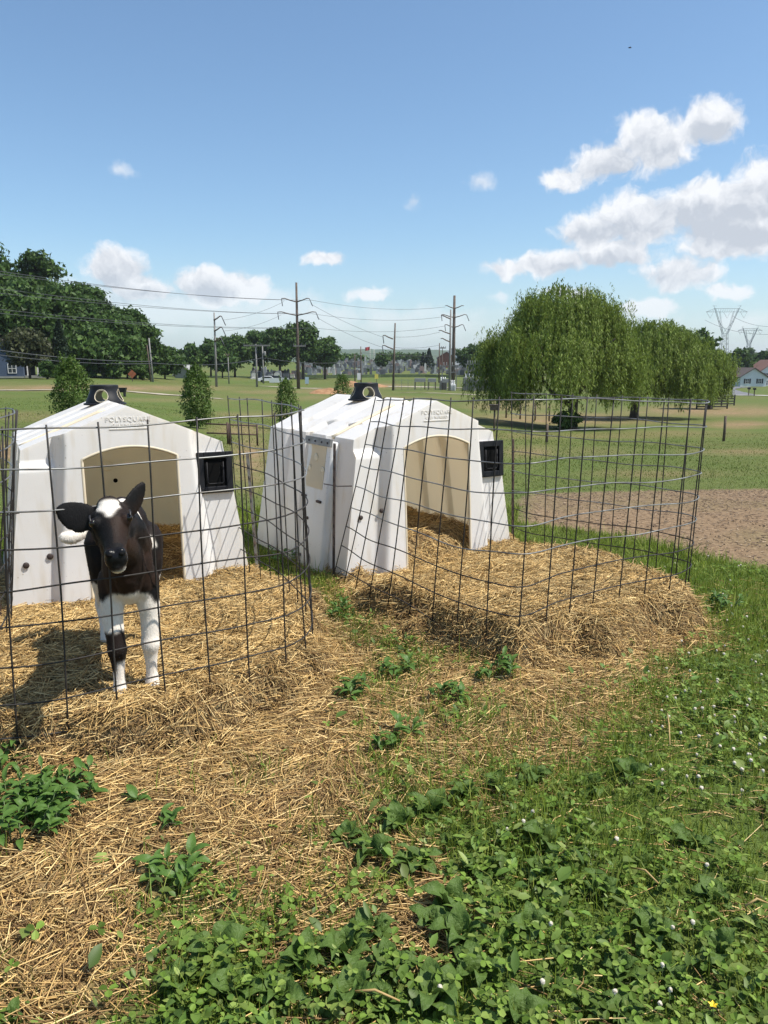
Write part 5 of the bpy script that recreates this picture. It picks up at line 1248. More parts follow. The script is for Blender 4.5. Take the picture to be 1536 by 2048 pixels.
# ------------------------------------------------------------------ poles, wires, pylons
def pole(px, topy, Y, label, r0, mat, arms=(), lean=0.0, group='utility poles', trafo=None, name='utility_pole'):
    """arms: (photo y, left px, right px, style)."""
    g = GP(px, Y); H = up_to(px, topy, Y)-g.z; sc = Y/F
    e = empty(name, g); tag(e, label, 'utility pole', group)
    MB().tube([(0, 0, -.5), (lean*.5, 0, H*.5), (lean, 0, H)], [r0*1.25, r0, r0*.7], 8).obj('shaft', mat, e, True)
    for py, lp, rp, st in arms:
        z = up_to(px, py, Y)-g.z; x0, x1 = (lp-px)*sc, (rp-px)*sc
        if st == 'bar': MB().bar((x0, -r0, z), (x1, -r0, z), .20, .26).obj('crossarm', M['pole_grey'], e)
        else:
            for xx in (x0, x1):
                if abs(xx) < .05: continue
                MB().tube([(0, -r0*.5, z-.35), (xx*.45, -r0, z-.05), (xx*.8, -r0, z+.28), (xx, -r0, z+.24)], [.11, .10, .085, .07], 6).obj('crossarm', M['pole'], e, True)
        if st != 'arm0':
            for xx in ([x0, x1] if st != 'bar' else np.linspace(x0, x1, 4)):
                if abs(xx) < .05: continue
                zz = z+(.2 if st != 'bar' else .1)
                if st == 'bar': MB().lathe([(.05, 0), (.09, .1), (.05, .2), (.08, .3)], 8, (xx, -r0, z+.1)).obj('insulator', M['cable'], e, True)
                else: MB().tube([(xx, -r0, zz), (xx+.55*(1 if xx > 0 else .3), -r0, zz-1.3)], .075, 6).obj('insulator', M['cable'], e, True)
    if trafo:
        z = up_to(px, trafo, Y)-g.z; MB().lathe([(.22, 0), (.28, .1), (.28, .8), (.2, .95)], 12, (.42, 0, z)).obj('transformer', M['galv'], e, True)
    return e
DA = pole(597, 565, 145, 'tall dark double-arm power pole rising above the middle grove', .26, M['pole'], [(600, 568, 622, 'arm'), (627, 560, 634, 'arm'), (692, 589, 613, 'bar')], .0)
pole(433, 625, 120, 'thin grey power pole with three strings of insulators', .16, M['pole_grey'], [(636, 433, 449, 'arm'), (658, 433, 449, 'arm'), (679, 433, 446, 'arm')], .1)
pole(514, 688, 142, 'pole with a wide wooden crossarm above the field', .17, M['pole_grey'], [(691, 491, 541, 'bar')])
pole(527, 690, 165, 'pole with a grey transformer behind the crossarm pole', .16, M['pole_grey'], [], .0, trafo=712)
pole(458, 709, 150, 'short lamp pole in front of the middle grove', .11, M['pole_grey'], [(710, 453, 461, 'arm0')])
pole(306, 676, 118, 'slim grey pole at the right end of the left wood', .13, M['pole_grey'], [], -.25)
pole(302, 690, 119, 'second slim pole beside the grey pole', .10, M['pole'], [], -.3)
pole(786, 646, 138, 'dark slanting pole with two arms reaching left', .17, M['pole'], [(674, 766, 786, 'arm'), (694, 765, 786, 'arm')], .35)
pole(906, 591, 175, 'tallest brown power pole with three pairs of curved arms', .36, M['pole'], [(614, 888, 924, 'arm0'), (632, 881, 930, 'arm'), (652, 888, 924, 'arm')])
pole(899, 619, 142, 'grey power pole just left of the tallest brown pole', .19, M['pole_grey'], [(634, 880, 899, 'arm0'), (664, 876, 899, 'arm0'), (680, 880, 899, 'arm0')])
pole(710, 708, 175, 'thin pole at the left of the cemetery field', .12, M['pole'])
pole(722, 693, 180, 'taller thin pole beside the cemetery', .13, M['pole'])
pole(878, 686, 190, 'short dark pole left of the substation', .15, M['pole'])
pole(884, 694, 185, 'thin pole with small crossbar left of the substation', .11, M['pole'], [(696, 878, 890, 'bar')])
def wire(pts, label, r=.05, sag=0.0, seg=24):
    b = MB(); out = []
    for i in range(len(pts)-1):
        a, c = Vector(pts[i]), Vector(pts[i+1])
        for k in range(seg):
            t = k/seg; p = a.lerp(c, t); p.z -= sag*4*t*(1-t); out.append(p)
    out.append(Vector(pts[-1])); o = b.tube(out, r, 4).obj('power_line', M['cable'], None, True); tag(o, label, 'power line', 'overhead power lines'); return o
def Wp(px, py, Y): return tuple(PY(px, py, Y))
for (yl, ym, lb) in ((519, 600, 'upper front wire'), (528, 600.5, 'upper rear wire'), (556, 627, 'middle front wire'), (569, 627.5, 'middle rear wire'), (601, 655, 'lower front wire'), (612, 656, 'lower rear wire')):
    wire([Wp(-150, yl, 80), Wp(570 if 'front' in lb else 622, ym, 145)], lb+' from the left wood to the tall double-arm pole', .035, .8)
for (ya, yb, lb) in ((600, 614, 'upper'), (627, 633, 'middle'), (655, 652, 'lower')):
    wire([Wp(622, ya, 145), Wp(890, yb, 175)], lb+' wire from the double-arm pole to the tallest brown pole', .035, 1.0)
wire([Wp(622, 608, 145), Wp(768, 675, 138)], 'slanting wire from the double-arm pole down to the dark pole', .03, .4)
wire([Wp(634, 635, 145), Wp(766, 695, 138)], 'lower slanting wire from the double-arm pole to the dark pole', .03, .4)
wire([Wp(787, 674, 138), Wp(880, 664, 142)], 'short wire from the dark pole to the grey pole', .03, .3)
wire([Wp(787, 695, 138), Wp(880, 690, 142)], 'low wire from the dark pole to the grey pole', .03, .3)
wire([Wp(447, 640, 120), Wp(568, 603, 145)], 'thin wire rising from the thin grey pole to the double-arm pole', .025, .5)
wire([Wp(447, 662, 120), Wp(562, 630, 145)], 'lower thin wire rising from the thin grey pole', .025, .5)
wire([Wp(-120, 682, 90), Wp(304, 723, 118)], 'low cable across the front of the left wood', .06, .6)
wire([Wp(-120, 692, 90), Wp(304, 727, 118)], 'second low cable across the front of the left wood', .05, .7)
wire([Wp(306, 726, 118), Wp(527, 715, 165)], 'low cable between slim pole and transformer pole', .05, .8)
wire([Wp(527, 715, 165), Wp(710, 722, 175)], 'low cable from the transformer pole to the cemetery pole', .05, .8)
wire([Wp(660, 742, 176), Wp(722, 705, 180), Wp(880, 712, 190)], 'low cable rising past the cemetery poles', .04, .3)
wire([Wp(1410, 640, 520), Wp(1560, 668, 380)], 'high-voltage wire from the large pylon to the right', .09, 3)
wire([Wp(1465, 632, 520), Wp(1580, 650, 380)], 'upper high-voltage wire leaving the large pylon', .09, 3)
def pylon(px, topy, basey, armw, Y, label):
    sc = Y/F; g = GP(px, Y); zt = up_to(px, topy, Y)-g.z; m = M['pylon']
    e = empty('pylon', g); tag(e, label, 'pylon', 'steel lattice pylons on the right skyline')
    aw = armw*sc; bw = aw*.26; wz = zt*.60; ww = aw*.12; th = .22*sc/.33
    b = MB()
    for s in (-1, 1):
        for q in (-1, 1):
            b.bar((s*bw, q*bw*.6, -.5), (s*ww, q*ww*.6, wz), th)
            b.bar((s*ww, q*ww*.6, wz), (s*aw*.58, q*ww*.4, zt), th); b.bar((s*ww, q*ww*.5, wz), (s*aw*.34, q*ww*.4, zt*.955), th*.6)
    b.obj('legs', m, e)
    b = MB(); nz = 7
    for k in range(nz):
        t0, t1 = k/nz, (k+1)/nz; w0, w1 = bw+(ww-bw)*t0, bw+(ww-bw)*t1
        for q in (-1, 1):
            b.bar((-w0, q*w0*.6, wz*t0), (w1, q*w1*.6, wz*t1), th*.55); b.bar((w0, q*w0*.6, wz*t0), (-w1, q*w1*.6, wz*t1), th*.55); b.bar((-w1, q*w1*.6, wz*t1), (w1, q*w1*.6, wz*t1), th*.6)
    b.bar((-ww, 0, wz), (aw*.36, 0, zt*.80), th*.7); b.bar((ww, 0, wz), (-aw*.36, 0, zt*.80), th*.7)
    b.obj('lattice', m, e)
    b = MB(); zb = zt*.945
    b.bar((-aw, 0, zb), (aw, 0, zb), th*.8); b.bar((-aw*.60, 0, zt), (aw*.60, 0, zt), th*.8); b.bar((-aw, 0, zb), (-aw*.60, 0, zt), th*.7); b.bar((aw, 0, zb), (aw*.60, 0, zt), th*.7)
    for k in range(-9, 9): b.bar((k/9*aw, 0, zb), ((k+1)/9*aw if abs(k+.5) > 5.5 else (k+.5)/9*aw, 0, zt-(max(0, abs(k+.5)/9-.6)/.4)*(zt-zb)), th*.45)
    for s in (-1, 1): b.bar((s*aw*.58, 0, zt), (s*aw*.66, 0, zt*1.045), th*.7); b.bar((s*aw*.50, 0, zt*1.04), (s*aw*.70, 0, zt*1.045), th*.6)
    b.obj('top_arm', m, e)
    for x in (-.82, 0, .82):
        MB().tube([(x*aw-.16*aw, 0, zb), (x*aw+.04*aw, 0, zb-.10*zt), (x*aw+.17*aw, 0, zb)], th*.45, 5).obj('insulator', m, e, True)
M['pylon'] = material('pylon_steel', (.30, .31, .33), (.24, .25, .27), 1, .6, metallic=.3)
pylon(1444, 617, 700, 40, 520, 'large steel lattice pylon above the trees at the right')
pylon(1494, 657, 700, 24, 800, 'smaller farther lattice pylon at the right edge')

# ------------------------------------------------------------------ cemetery
def build_cemetery():
    r = random.Random(12); cols = [material('granite_grey', (.34, .34, .35), (.26, .26, .27), 3, .7), material('granite_dark', (.09, .09, .10), (.14, .14, .15), 3, .5), material('marble_pale', (.62, .60, .56), (.52, .50, .46), 3, .7), material('granite_pink', (.34, .24, .21), (.28, .2, .18), 3, .7)]
    shapes = []; desc = []
    for k in range(3):
        for ci, c in enumerate(cols):
            desc.append(('grey', 'dark', 'pale', 'pinkish')[ci]+' '+('shouldered', 'square-topped', 'tall pointed')[k])
            b = MB(); b.box(-.62, .62, -.24, .24, -.4, .22)
            if k == 0: b.prism([(-.48, .22), (.48, .22), (.48, 1.05), (.3, 1.2), (-.3, 1.2), (-.48, 1.05)], -.13, .13)
            elif k == 1: b.prism([(-.5, .22), (.5, .22), (.5, 1.0), (-.5, 1.0)], -.14, .14)
            else: b.prism([(-.28, .22), (.28, .22), (.22, 1.5), (0, 1.75), (-.22, 1.5)], -.22, .22)
            me = b.mesh('headstone'); me.materials.append(c); shapes.append(me)
    n = 0
    for i in range(2200):
        if n >= 285: break
        px = r.choice([r.uniform(600, 875), r.uniform(600, 875), r.uniform(905, 985), r.uniform(505, 600)]); Y = r.uniform(232, 385) if px > 600 else r.uniform(196, 235)
        Y = 15*round(Y/15)+r.uniform(-1, 1); g = GP(px, Y); 
        if px > 780 and Y < 262: continue
        si = r.randrange(len(shapes)); o = bpy.data.objects.new('headstone', shapes[si]); COL.objects.link(o); o.location = g; s = r.uniform(1.0, 1.6); o.scale = (s, s, s*r.uniform(.8, 1.35)); o.rotation_euler = (0, 0, r.uniform(-.12, .12))
        tag(o, desc[si]+' headstone in the '+('front' if Y < 270 else 'middle' if Y < 325 else 'back')+' rows '+('under the middle grove' if px < 600 else 'left of the flagpole' if px < 740 else 'right of the flagpole' if px < 880 else 'behind the substation'), 'headstone', 'headstones of the far cemetery'); n += 1
    V = []; Fc = []; rr = np.random.default_rng(8)
    for i in range(620):
        px = rr.uniform(590, 990); Y = 9*round(rr.uniform(262, 395)/9)+rr.uniform(-1, 1); g = GP(px, Y); w = rr.uniform(.3, .6); hh = rr.uniform(.8, 1.5); b0 = len(V)
        for z in (-.3, hh*.85, hh):
            q = w*(1 if z < hh*.9 else .6)
            V += [(g.x-q, g.y-.15, g.z+z), (g.x+q, g.y-.15, g.z+z), (g.x+q, g.y+.15, g.z+z), (g.x-q, g.y+.15, g.z+z)]
        for l in (0, 4): Fc += [tuple(b0+l+t for t in (k, (k+1) % 4, 4+(k+1) % 4, 4+k)) for k in range(4)]
        Fc.append((b0+8, b0+9, b0+10, b0+11))
    o = link('distant_headstones', np_mesh('distant_headstones', np.array(V), np.array(Fc), False), material('mixed_stone', (.07, .07, .08), (.20, .20, .20), 2, .7, island=.3, c3=(.46, .45, .43))); tag(o, 'crowded rows of distant headstones along the cemetery slope', 'headstones', None, 'stuff')
    g = GP(740, 330); e = empty('flagpole', g); tag(e, 'white flagpole with a small flag in the cemetery', 'flagpole')
    H = up_to(740, 693, 330)-g.z; MB().tube([(0, 0, -.2), (0, 0, H)], [.16, .10], 8).obj('shaft', M['concrete'], e, True)
    fm = material('red_flag', (.45, .06, .06), rough=.8); b = MB(); V = []
    for k in range(7):
        for z in (H-.1, H-1.5): V.append((-.1-k*.32, .12*math.sin(k*1.1), z-k*.05))
    b.add(V, [(2*k, 2*k+1, 2*k+3, 2*k+2) for k in range(6)]).obj('flag', fm, e)
    g = GP(748, 335); e = MB().tube([(0, 0, -.2), (0, 0, up_to(748, 698, 335)-g.z)], [.15, .10], 8).obj('flagpole', M['concrete'], None, True, loc=g); tag(e, 'bare pale flagpole right of the flag', 'flagpole')
    # wall-like hedge along the foot of the cemetery
    b = MB(); pts = [GP(px, Y) for px, Y in ((605, 222), (690, 228), (760, 236), (850, 240), (900, 240))]
    for a, c in zip(pts, pts[1:]):
        d = (c-a).normalized(); nrm = Vector((-d.y, d.x, 0))*.6
        b.add([a-nrm, a+nrm, a-nrm*.8+Vector((0, 0, .9)), a+nrm*.8+Vector((0, 0, .9)), c-nrm, c+nrm, c-nrm*.8+Vector((0, 0, .9)), c+nrm*.8+Vector((0, 0, .9))], [(0, 4, 6, 2), (1, 3, 7, 5), (2, 6, 7, 3), (0, 2, 3, 1), (4, 5, 7, 6)])
    o = b.obj('hedge', material('hedge_leaves', (.03, .05, .015), (.05, .08, .025), 2, .9, .8, 5)); tag(o, 'low dark hedge along the foot of the cemetery', 'hedge')
build_cemetery()

# ------------------------------------------------------------------ buildings
def window_part(h, x, y, z, w, hh, nrm, frame, shutter=None):
    """nrm 'y' = faces -Y. Frame with pane, optional shutters."""
    f = MB()
    for x0, x1, z0, z1 in ((-w/2-.08, -w/2, -hh/2-.08, hh/2+.08), (w/2, w/2+.08, -hh/2-.08, hh/2+.08), (-w/2, w/2, hh/2, hh/2+.08), (-w/2, w/2, -hh/2-.08, -hh/2), (-.03, .03, -hh/2, hh/2), (-w/2, w/2, -.03, .03)): f.box(x0, x1, -.07, 0, z0, z1)
    o = f.obj('window', frame, h, loc=(x, y, z)); MB().box(-w/2, w/2, -.03, -.012, -hh/2, hh/2).obj('pane', M['glass'], o)
    if shutter:
        for s in (-1, 1): MB().box(s*(w/2+.32)-.22, s*(w/2+.32)+.22, -.06, -.003, -hh/2-.05, hh/2+.05).obj('shutter', shutter, h, loc=(x, y, z))
    return o
M['glass'] = material('window_glass', (.03, .04, .05), rough=.1); M['siding'] = material('white_siding', (.66, .69, .72), (.60, .63, .66), 1, .7); M['roof_brown'] = material('brown_shingles', (.10, .075, .065), (.07, .055, .05), 4, .9, .3); M['roof_red'] = material('red_brown_shingles', (.20, .10, .075), (.15, .08, .065), 4, .9, .3)
M['trim'] = material('white_trim', (.75, .75, .74), rough=.6); M['shutter'] = material('dark_shutter', (.02, .022, .03), rough=.6); M['blue_siding'] = material('blue_siding', (.07, .10, .16), (.06, .085, .14), 1, .8); M['brick'] = material('brick', (.26, .11, .075), (.20, .08, .06), 3, .9); M['grey_siding'] = material('grey_siding', (.30, .30, .29), (.25, .25, .24), 1, .8)
def gable_house(px, Y, w, d, eave, ridge, wall, roof, label, name='house', rz=0.0, x_off=0.0):
    g = GP(px, Y); g.x += x_off; h = empty(name, g, rz); tag(h, label, 'house')
    MB().prism([(-w/2, -1), (w/2, -1), (w/2, eave), (0, ridge), (-w/2, eave)], 0, d).obj('walls', wall, h)
    for s in (-1, 1):
        k = (ridge-eave)/(w/2); b = MB(); ov = .45; x1 = s*(w/2+ov); z1 = eave-ov*k
        b.prism([(0, ridge+.02), (x1, z1+.02), (x1, z1+.24), (0, ridge+.26)], -ov, d+ov); b.obj('roof', roof, h)
    return h
h = gable_house(1506, 220, 7.4, 11, 2.7, 5.0, M['siding'], M['roof_brown'], 'white gabled house wing with two dark-shuttered windows at the right')
for x in (-1.75, 1.75): window_part(h, x, -.003, 1.5, .85, 1.25, 'y', M['trim'], M['shutter'])
h = gable_house(1548, 226, 8, 9, 4.4, 7.2, M['siding'], M['roof_red'], 'white house with red-brown roof cut by the right edge', 'house', 0.0)
window_part(h, -2.4, -.003, 3.0, .9, 1.2, 'y', M['trim'], M['shutter']); window_part(h, -2.4, -.003, .9, .9, 1.2, 'y', M['trim'])
h = gable_house(-12, 112, 8.0, 9, 3.6, 6.2, M['blue_siding'], M['roof_brown'], 'dark blue house with white-framed window under the left trees', 'house', R(14))
window_part(h, 2.5, -.003, 1.35, 1.0, 1.2, 'y', M['trim']); window_part(h, -.2, -.003, 1.35, 1.0, 1.2, 'y', M['trim'])
MB().box(4.05, 7.4, .5, 4.5, 2.25, 2.45).obj('porch_roof', M['roof_brown'], h)
for x in (4.4, 5.8, 7.2): MB().box(x-.07, x+.07, .6, .74, -.2, 2.25).obj('porch_post', M['trim'], h)
MB().box(4.05, 7.4, .4, 4.5, -.5, .35).obj('porch_floor', M['grey_siding'], h); MB().box(-1.6, 4.0, -.06, -.003, -.9, .25).obj('foundation', M['grey_siding'], h)
gable_house(367, 165, 3.6, 6, .9, 2.6, M['grey_siding'], M['grey_siding'], 'small grey gabled shed between left wood and middle grove', 'shed')
h = gable_house(893, 330, 7, 8, 4.2, 6.4, M['brick'], M['roof_brown'], 'small brick building beyond the cemetery with pale roof', 'brick_building')
gable_house(905, 345, 6, 9, 5.5, 8.0, M['trim'], M['grey_siding'], 'pale roofed building behind the brick building', 'building')

# ------------------------------------------------------------------ substation
def build_substation():
    st = M['galv']; Y = 146
    def gx(px, YY=Y): return GP(px, YY)
    for i, (a, b_, lb) in enumerate(((829, 851, 'left grey equipment box on stilts by the substation'), (856, 872, 'middle grey equipment box on stilts by the substation'), (884, 899, 'right grey equipment box on stilts by the substation'))):
        p, q = gx(a), gx(b_); w = q.x-p.x; e = empty('equipment_box', p); tag(e, lb, 'equipment', 'substation boxes on stilts')
        MB().box(0, w, -.4, .4, 1.35, 2.05).obj('box', M['grey_siding'], e, False, .03)
        for x in (.12, w-.12): MB().box(x-.09, x+.09, -.1, .1, -.3, 1.35).obj('leg', M['pole'], e)
    for i, (a, b_, zt, lb) in enumerate(((884, 912, 4.4, 'left steel bus frame in the substation'), (932, 956, 4.8, 'middle steel bus frame in the substation'), (958, 990, 4.2, 'right steel bus frame in the substation'))):
        p, q = gx(a, 150+i*2), gx(b_, 150+i*2); w = q.x-p.x; e = empty('bus_frame', p); tag(e, lb, 'steel frame', 'substation steel frames')
        for x in (0, w): MB().bar((x, 0, -.3), (x, 0, zt), .16).obj('post', st, e)
        for z in (zt, zt*.72): MB().bar((-.3, 0, z), (w+.3, 0, z), .14).obj('beam', st, e)
        for k in range(5):
            MB().lathe([(.05, 0), (.11, .1), (.06, .2), (.11, .3), (.06, .4), (.10, .5), (.04, .6)], 8, (w*(k+.5)/5, 0, zt+.07)).obj('insulator', M['grey_siding'], e, True)
        for k in range(3): MB().bar((w*(k+.3)/3, 0, zt*.72), (w*(k+.8)/3, 0, zt), .07).obj('brace', st, e)
    for px, YY, w, hgt, lb in ((938, 144, 2.2, 3.2, 'large grey transformer with white bushings in the substation'), (968, 146, 3.6, 2.6, 'long grey transformer at the right of the substation'), (886, 148, 1.3, 2.2, 'small grey transformer behind the stilted boxes'), (905, 143, 1.0, 1.6, 'small white cabinet at the foot of the grey pole')):
        g = gx(px, YY); e = empty('transformer', g); tag(e, lb, 'transformer', 'substation transformers'); mt = M['trim'] if 'white cab' in lb else M['galv']
        MB().box(-w/2, w/2, -.8, .8, -.2, hgt*.75).obj('tank', mt, e, False, .05)
        for k in range(6): MB().box(-w/2+w*(k+.15)/6, -w/2+w*(k+.6)/6, -1.05, -.8, .1, hgt*.65).obj('cooling_fin', mt, e)
        for k in range(3): MB().lathe([(.1, 0), (.14, .15), (.08, .3), (.13, .45), (.06, .7)], 8, (-w*.3+w*.3*k, 0, hgt*.75)).obj('bushing', M['trim'], e, True)
    # chain-link fence: posts, rails and thin mesh bars
    e = empty('substation_fence', gx(800, 138)); tag(e, 'low chain-link fence around the substation', 'fence'); o0 = Vector(e.location)
    ps = [gx(790+13*i, 138)-o0 for i in range(17)]
    for p in ps: MB().bar(p+Vector((0, 0, -.2)), p+Vector((0, 0, 1.9)), .07).obj('post', st, e)
    for a, c in zip(ps, ps[1:]):
        MB().bar(a+Vector((0, 0, 1.85)), c+Vector((0, 0, 1.85)), .05).obj('rail', st, e)
        for k in range(1, 6): MB().bar(a.lerp(c, k/6), a.lerp(c, k/6)+Vector((0, 0, 1.8)), .018).obj('mesh_wire', st, e)
build_substation()
# reddish dirt heap behind the young tree
def heap(px, Y, w, hgt, label, seed):
    g = GP(px, Y); n = 26; V = []; Fc = []
    for i in range(n):
        for j in range(n):
            x = (i/(n-1)-.5)*2; y = (j/(n-1)-.5)*2; rr = math.hypot(x, y)
            z = hgt*max(0, 1-rr**1.5)*(1+.5*float(fbm(x*2, y*2, 1.0, seed, 3)))-.25; V.append((x*w, y*w*.6, z))
    for i in range(n-1):
        for j in range(n-1): Fc.append((i*n+j, (i+1)*n+j, (i+1)*n+j+1, i*n+j+1))
    o = link('dirt_heap', np_mesh('dirt_heap', np.array(V), np.array(Fc), True), M['red_dirt']); o.location = g; tag(o, label, 'dirt heap', 'dirt heaps on the far side of the field')
M['red_dirt'] = material('red_dirt', (.26, .13, .06), (.34, .20, .10), 2, .95, .6, 8)
heap(655, 118, 3.4, 1.2, 'reddish dirt heap left of the farther hutch roof', 1); heap(735, 160, 6, 1.0, 'long low brown dirt heap behind the vent', 2); heap(700, 170, 4, 1.0, 'brown earth bank by the cemetery lane', 3)

# ------------------------------------------------------------------ vehicles
def car(px, Y, label, paint, rz, name='parked_car'):
    e = empty(name, GP(px, Y), rz); tag(e, label, 'car', 'cars parked beyond the field')
    b = MB(); b.prism([(-2.2, .35), (2.15, .35), (2.25, .62), (2.15, .85), (1.2, .98), (.55, 1.42), (-1.0, 1.46), (-1.75, 1.05), (-2.2, .98), (-2.28, .6)], -.85, .85); b.obj('body', paint, e, False, .07)
    b = MB(); b.prism([(1.02, 1.0), (.5, 1.36), (-.95, 1.39), (-1.5, 1.04)], -.862, .862); b.obj('side_window', M['glass'], e)
    b = MB(); b.add([(1.24, -.7, 1.0), (1.24, .7, 1.0), (.62, .62, 1.405), (.62, -.62, 1.405)], [(0, 1, 2, 3)]); b.obj('windscreen', M['glass'], e)
    for x in (-1.35, 1.35):
        for y in (-.82, .82):
            w = MB().lathe([(.20, -.1), (.33, -.1), (.34, 0), (.33, .1), (.20, .1)], 16).obj('wheel', M['black'], e, True, loc=(x, y, .33), rot=(R(90), 0, 0)); MB().lathe([(.19, -.105), (.02, -.12)], 12).obj('rim', M['galv'], w, True)
    for y in (-.6, .6): MB().box(2.18, 2.24, y-.18, y+.18, .6, .75).obj('headlight', M['trim'], e); MB().box(-2.29, -2.22, y-.18, y+.18, .65, .8).obj('tail_light', M['tl'], e)
M['tl'] = material('red_lens', (.3, .02, .02), rough=.3)
car(537, 172, 'white car parked behind the wide crossarm pole', material('white_paint', (.75, .75, .76), rough=.25), R(6)); car(196, 146, 'grey car half hidden behind the young tree at the left', material('grey_paint', (.18, .19, .20), rough=.3), R(-8)); car(554, 178, 'dark car nose to tail with the white car', material('dark_paint', (.02, .02, .025), rough=.3), R(4))

# ------------------------------------------------------------------ small things in the field
def board_sign(px, topy, Y, w, hgt, label, face, rot=0.0):
    g = GP(px, Y); z = up_to(px, topy, Y)-g.z; e = empty('sign', g); tag(e, label, 'sign')
    MB().box(-.05, .05, 0, .06, -.2, z-hgt*.2).obj('post', M['wood'], e)
    MB().box(-w/2, w/2, -.04, -.01, -hgt/2, hgt/2).obj('board', face, e, loc=(0, 0, z-hgt/2), rot=(0, rot, 0)); return e
board_sign(558, 756, 170, 4.2, 1.0, 'low white board sign right of the white car', M['trim'])
board_sign(614, 754, 165, .8, 1.4, 'pale blue and white notice right of the tall pole', material('pale_blue_board', (.45, .55, .65), rough=.6))
board_sign(718, 746, 175, .8, 1.5, 'small white sign by the cemetery lane', M['trim'])
board_sign(753, 748, 178, .8, 1.1, 'small yellow sign by the cemetery lane', material('yellow_board', (.7, .6, .12), rough=.6))
board_sign(265, 742, 110, .85, .85, 'orange diamond road sign in front of the left wood', material('orange_board', (.42, .12, .05), rough=.6), R(45))
board_sign(684, 744, 172, .5, 1.6, 'narrow white marker left of the young tree', M['trim'])
# black trough
g = GP(242, 56); e = empty('feed_trough', g); tag(e, 'small black trough on legs on the gravel path', 'trough')
MB().prism([(-.20, .25), (.20, .25), (.26, .55), (-.26, .55)], -.12, .12, 'xz').obj('tub', M['black'], e)
for x in (-.17, .17): MB().box(x-.03, x+.03, -.1, .1, -.05, .27).obj('leg', M['black'], e)
e.scale = (1.6, 1.6, 1.1)
def wood_post(px, topy, Y, label, r=.05, mat='wood', group='wooden posts in the pasture', extra=None):
    g = GP(px, Y); H = up_to(px, topy, Y)-g.z; e = empty('wooden_post', g); tag(e, label, 'fence post', group)
    MB().tube([(0, 0, -.2), (.01, 0, H*.5), (0, 0, H)], [r*1.1, r, r*.95], 9).obj('shaft', M[mat], e, True)
    if extra == 'box': MB().box(-.22, .24, -.12, .12, H-.02, H+.24).obj('wooden_box', M['wood'], e, False, .01); MB().box(-.30, .30, -.17, .17, H+.24, H+.28).obj('box_roof', M['roof_brown'], e)
    return e
wood_post(1447, 832, 38, 'lone square post standing in the right-hand pasture', .065); wood_post(1093, 848, 34, 'post seen through the wire left of the willow bush', .06)
wood_post(988, 820, 40, 'post with a small wooden box right of the farther hutch', .05, extra='box')
for i, px in enumerate((1040, 1070, 1012, 1098)): wood_post(px, 806+i % 2, 58, ('first', 'second', 'third', 'fourth')[i]+' thin post of the fence line under the willow', .06, group='thin posts under the willow')
# little railing between the hutches
e = empty('pipe_railing', GP(486, 22)); tag(e, 'low dark pipe railing standing in the field between the hutches', 'railing'); o0 = Vector(e.location)
ps = [GP(px, Y)-o0 for px, Y in ((456, 22), (460, 21.8), (515, 22.4))]
for p, hh in zip(ps, (.62, .60, .62)): MB().tube([p, p+Vector((0, 0, hh))], .028, 8).obj('post', M['rust'], e, True)
for z in (.32, .58): MB().tube([ps[0]+Vector((-.6, 0, z)), ps[2]+Vector((0, 0, z))], .022, 8).obj('rail', M['rust'], e, True)
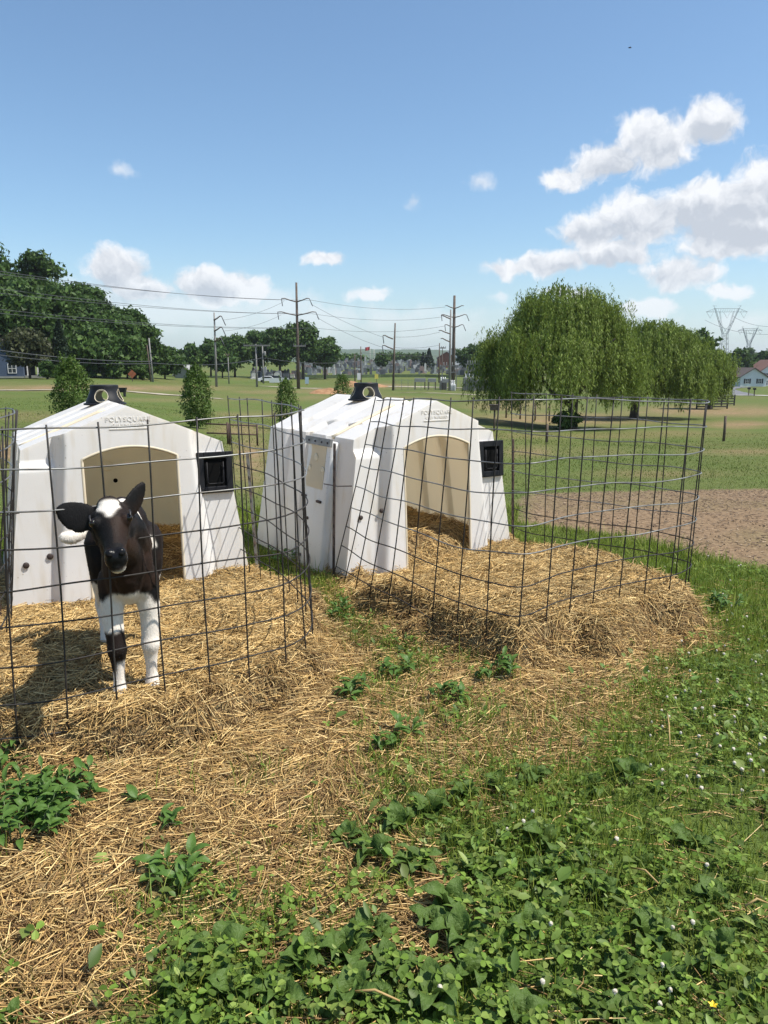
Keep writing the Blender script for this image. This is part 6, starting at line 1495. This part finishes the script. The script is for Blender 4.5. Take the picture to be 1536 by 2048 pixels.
# black board fence panels
def board_fence(px0, px1, Y, hgt, label):
    a = GP(px0, Y); e = empty('board_fence', a); tag(e, label, 'fence', 'black board fence panels at the right'); c = GP(px1, Y+1)-a; m = M['black_board']
    for t in (0, .5, 1): MB().bar(c*t+Vector((0, 0, -.2)), c*t+Vector((0, 0, hgt+.08)), .13).obj('post', m, e)
    for z in np.linspace(.25, 1, 4): MB().bar(Vector((0, -.09, hgt*z-.07)), c+Vector((0, -.09, hgt*z-.07)), .05, .13).obj('board', m, e)
M['black_board'] = material('black_boards', (.018, .018, .018), (.035, .033, .03), 6, .8)
board_fence(1393, 1454, 84, 1.25, 'nearer black board fence panel beyond the right pasture'); board_fence(1417, 1468, 92, 1.2, 'farther black board fence panel with pale end')
for px, Y, lb in ((1461, 128, 'black mailbox nearest the dark driveway'), (1497, 127, 'black mailbox right of the driveway'), (1442, 131, 'thin dark post left of the driveway'), (1508, 124, 'short dark post right of the mailboxes')):
    g = GP(px, Y); e = empty('mailbox' if 'mailbox' in lb else 'roadside_post', g); tag(e, lb, 'mailbox' if 'mailbox' in lb else 'post', 'mailboxes and posts along the far road')
    MB().box(-.06, .06, -.06, .06, -.1, 1.0).obj('post', M['wood'], e)
    if 'mailbox' in lb: MB().prism([(-.14, 0), (.14, 0), (.14, .2), (.08, .3), (-.08, .3), (-.14, .2)], -.3, .3).obj('box', M['black'], e, loc=(0, 0, 1.0))
# a bird high in the sky
p = PY(1260, 95, 60); e = empty('bird', tuple(p)); tag(e, 'tiny dark bird high in the clear sky', 'bird'); bmt = material('bird_feathers', (.02, .02, .022), rough=.8)
MB().lathe([(.005, -.16), (.035, -.05), (.04, .05), (.02, .13), (.005, .18)], 10).obj('body', bmt, e, True, rot=(0, R(25), 0))
for s in (-1, 1): MB().add([(0, 0, .06), (0, 0, -.05), (s*.16, .03, -.10), (s*.24, .05, -.02), (s*.14, .02, .08)], [(0, 1, 2, 3, 4)]).obj('wing', bmt, e)
e.scale = (.5, .5, .5)

# ------------------------------------------------------------------ air
def build_haze():
    b = MB(); b.box(-6700, 6700, -6700, 6700, -16, 110); me = b.mesh('haze'); m = bpy.data.materials.new('haze'); m.use_nodes = True; N, L = m.node_tree.nodes, m.node_tree.links
    N.remove(N['Principled BSDF']); v = N.new('ShaderNodeVolumePrincipled'); v.inputs['Color'].default_value = (.86, .92, 1.0, 1); v.inputs['Density'].default_value = 1.2e-4; v.inputs['Anisotropy'].default_value = .2
    L.new(v.outputs[0], N['Material Output'].inputs['Volume']); o = link('haze', me, m); tag(o, 'thin pale haze in the summer air', 'haze', None, 'stuff')
build_haze()
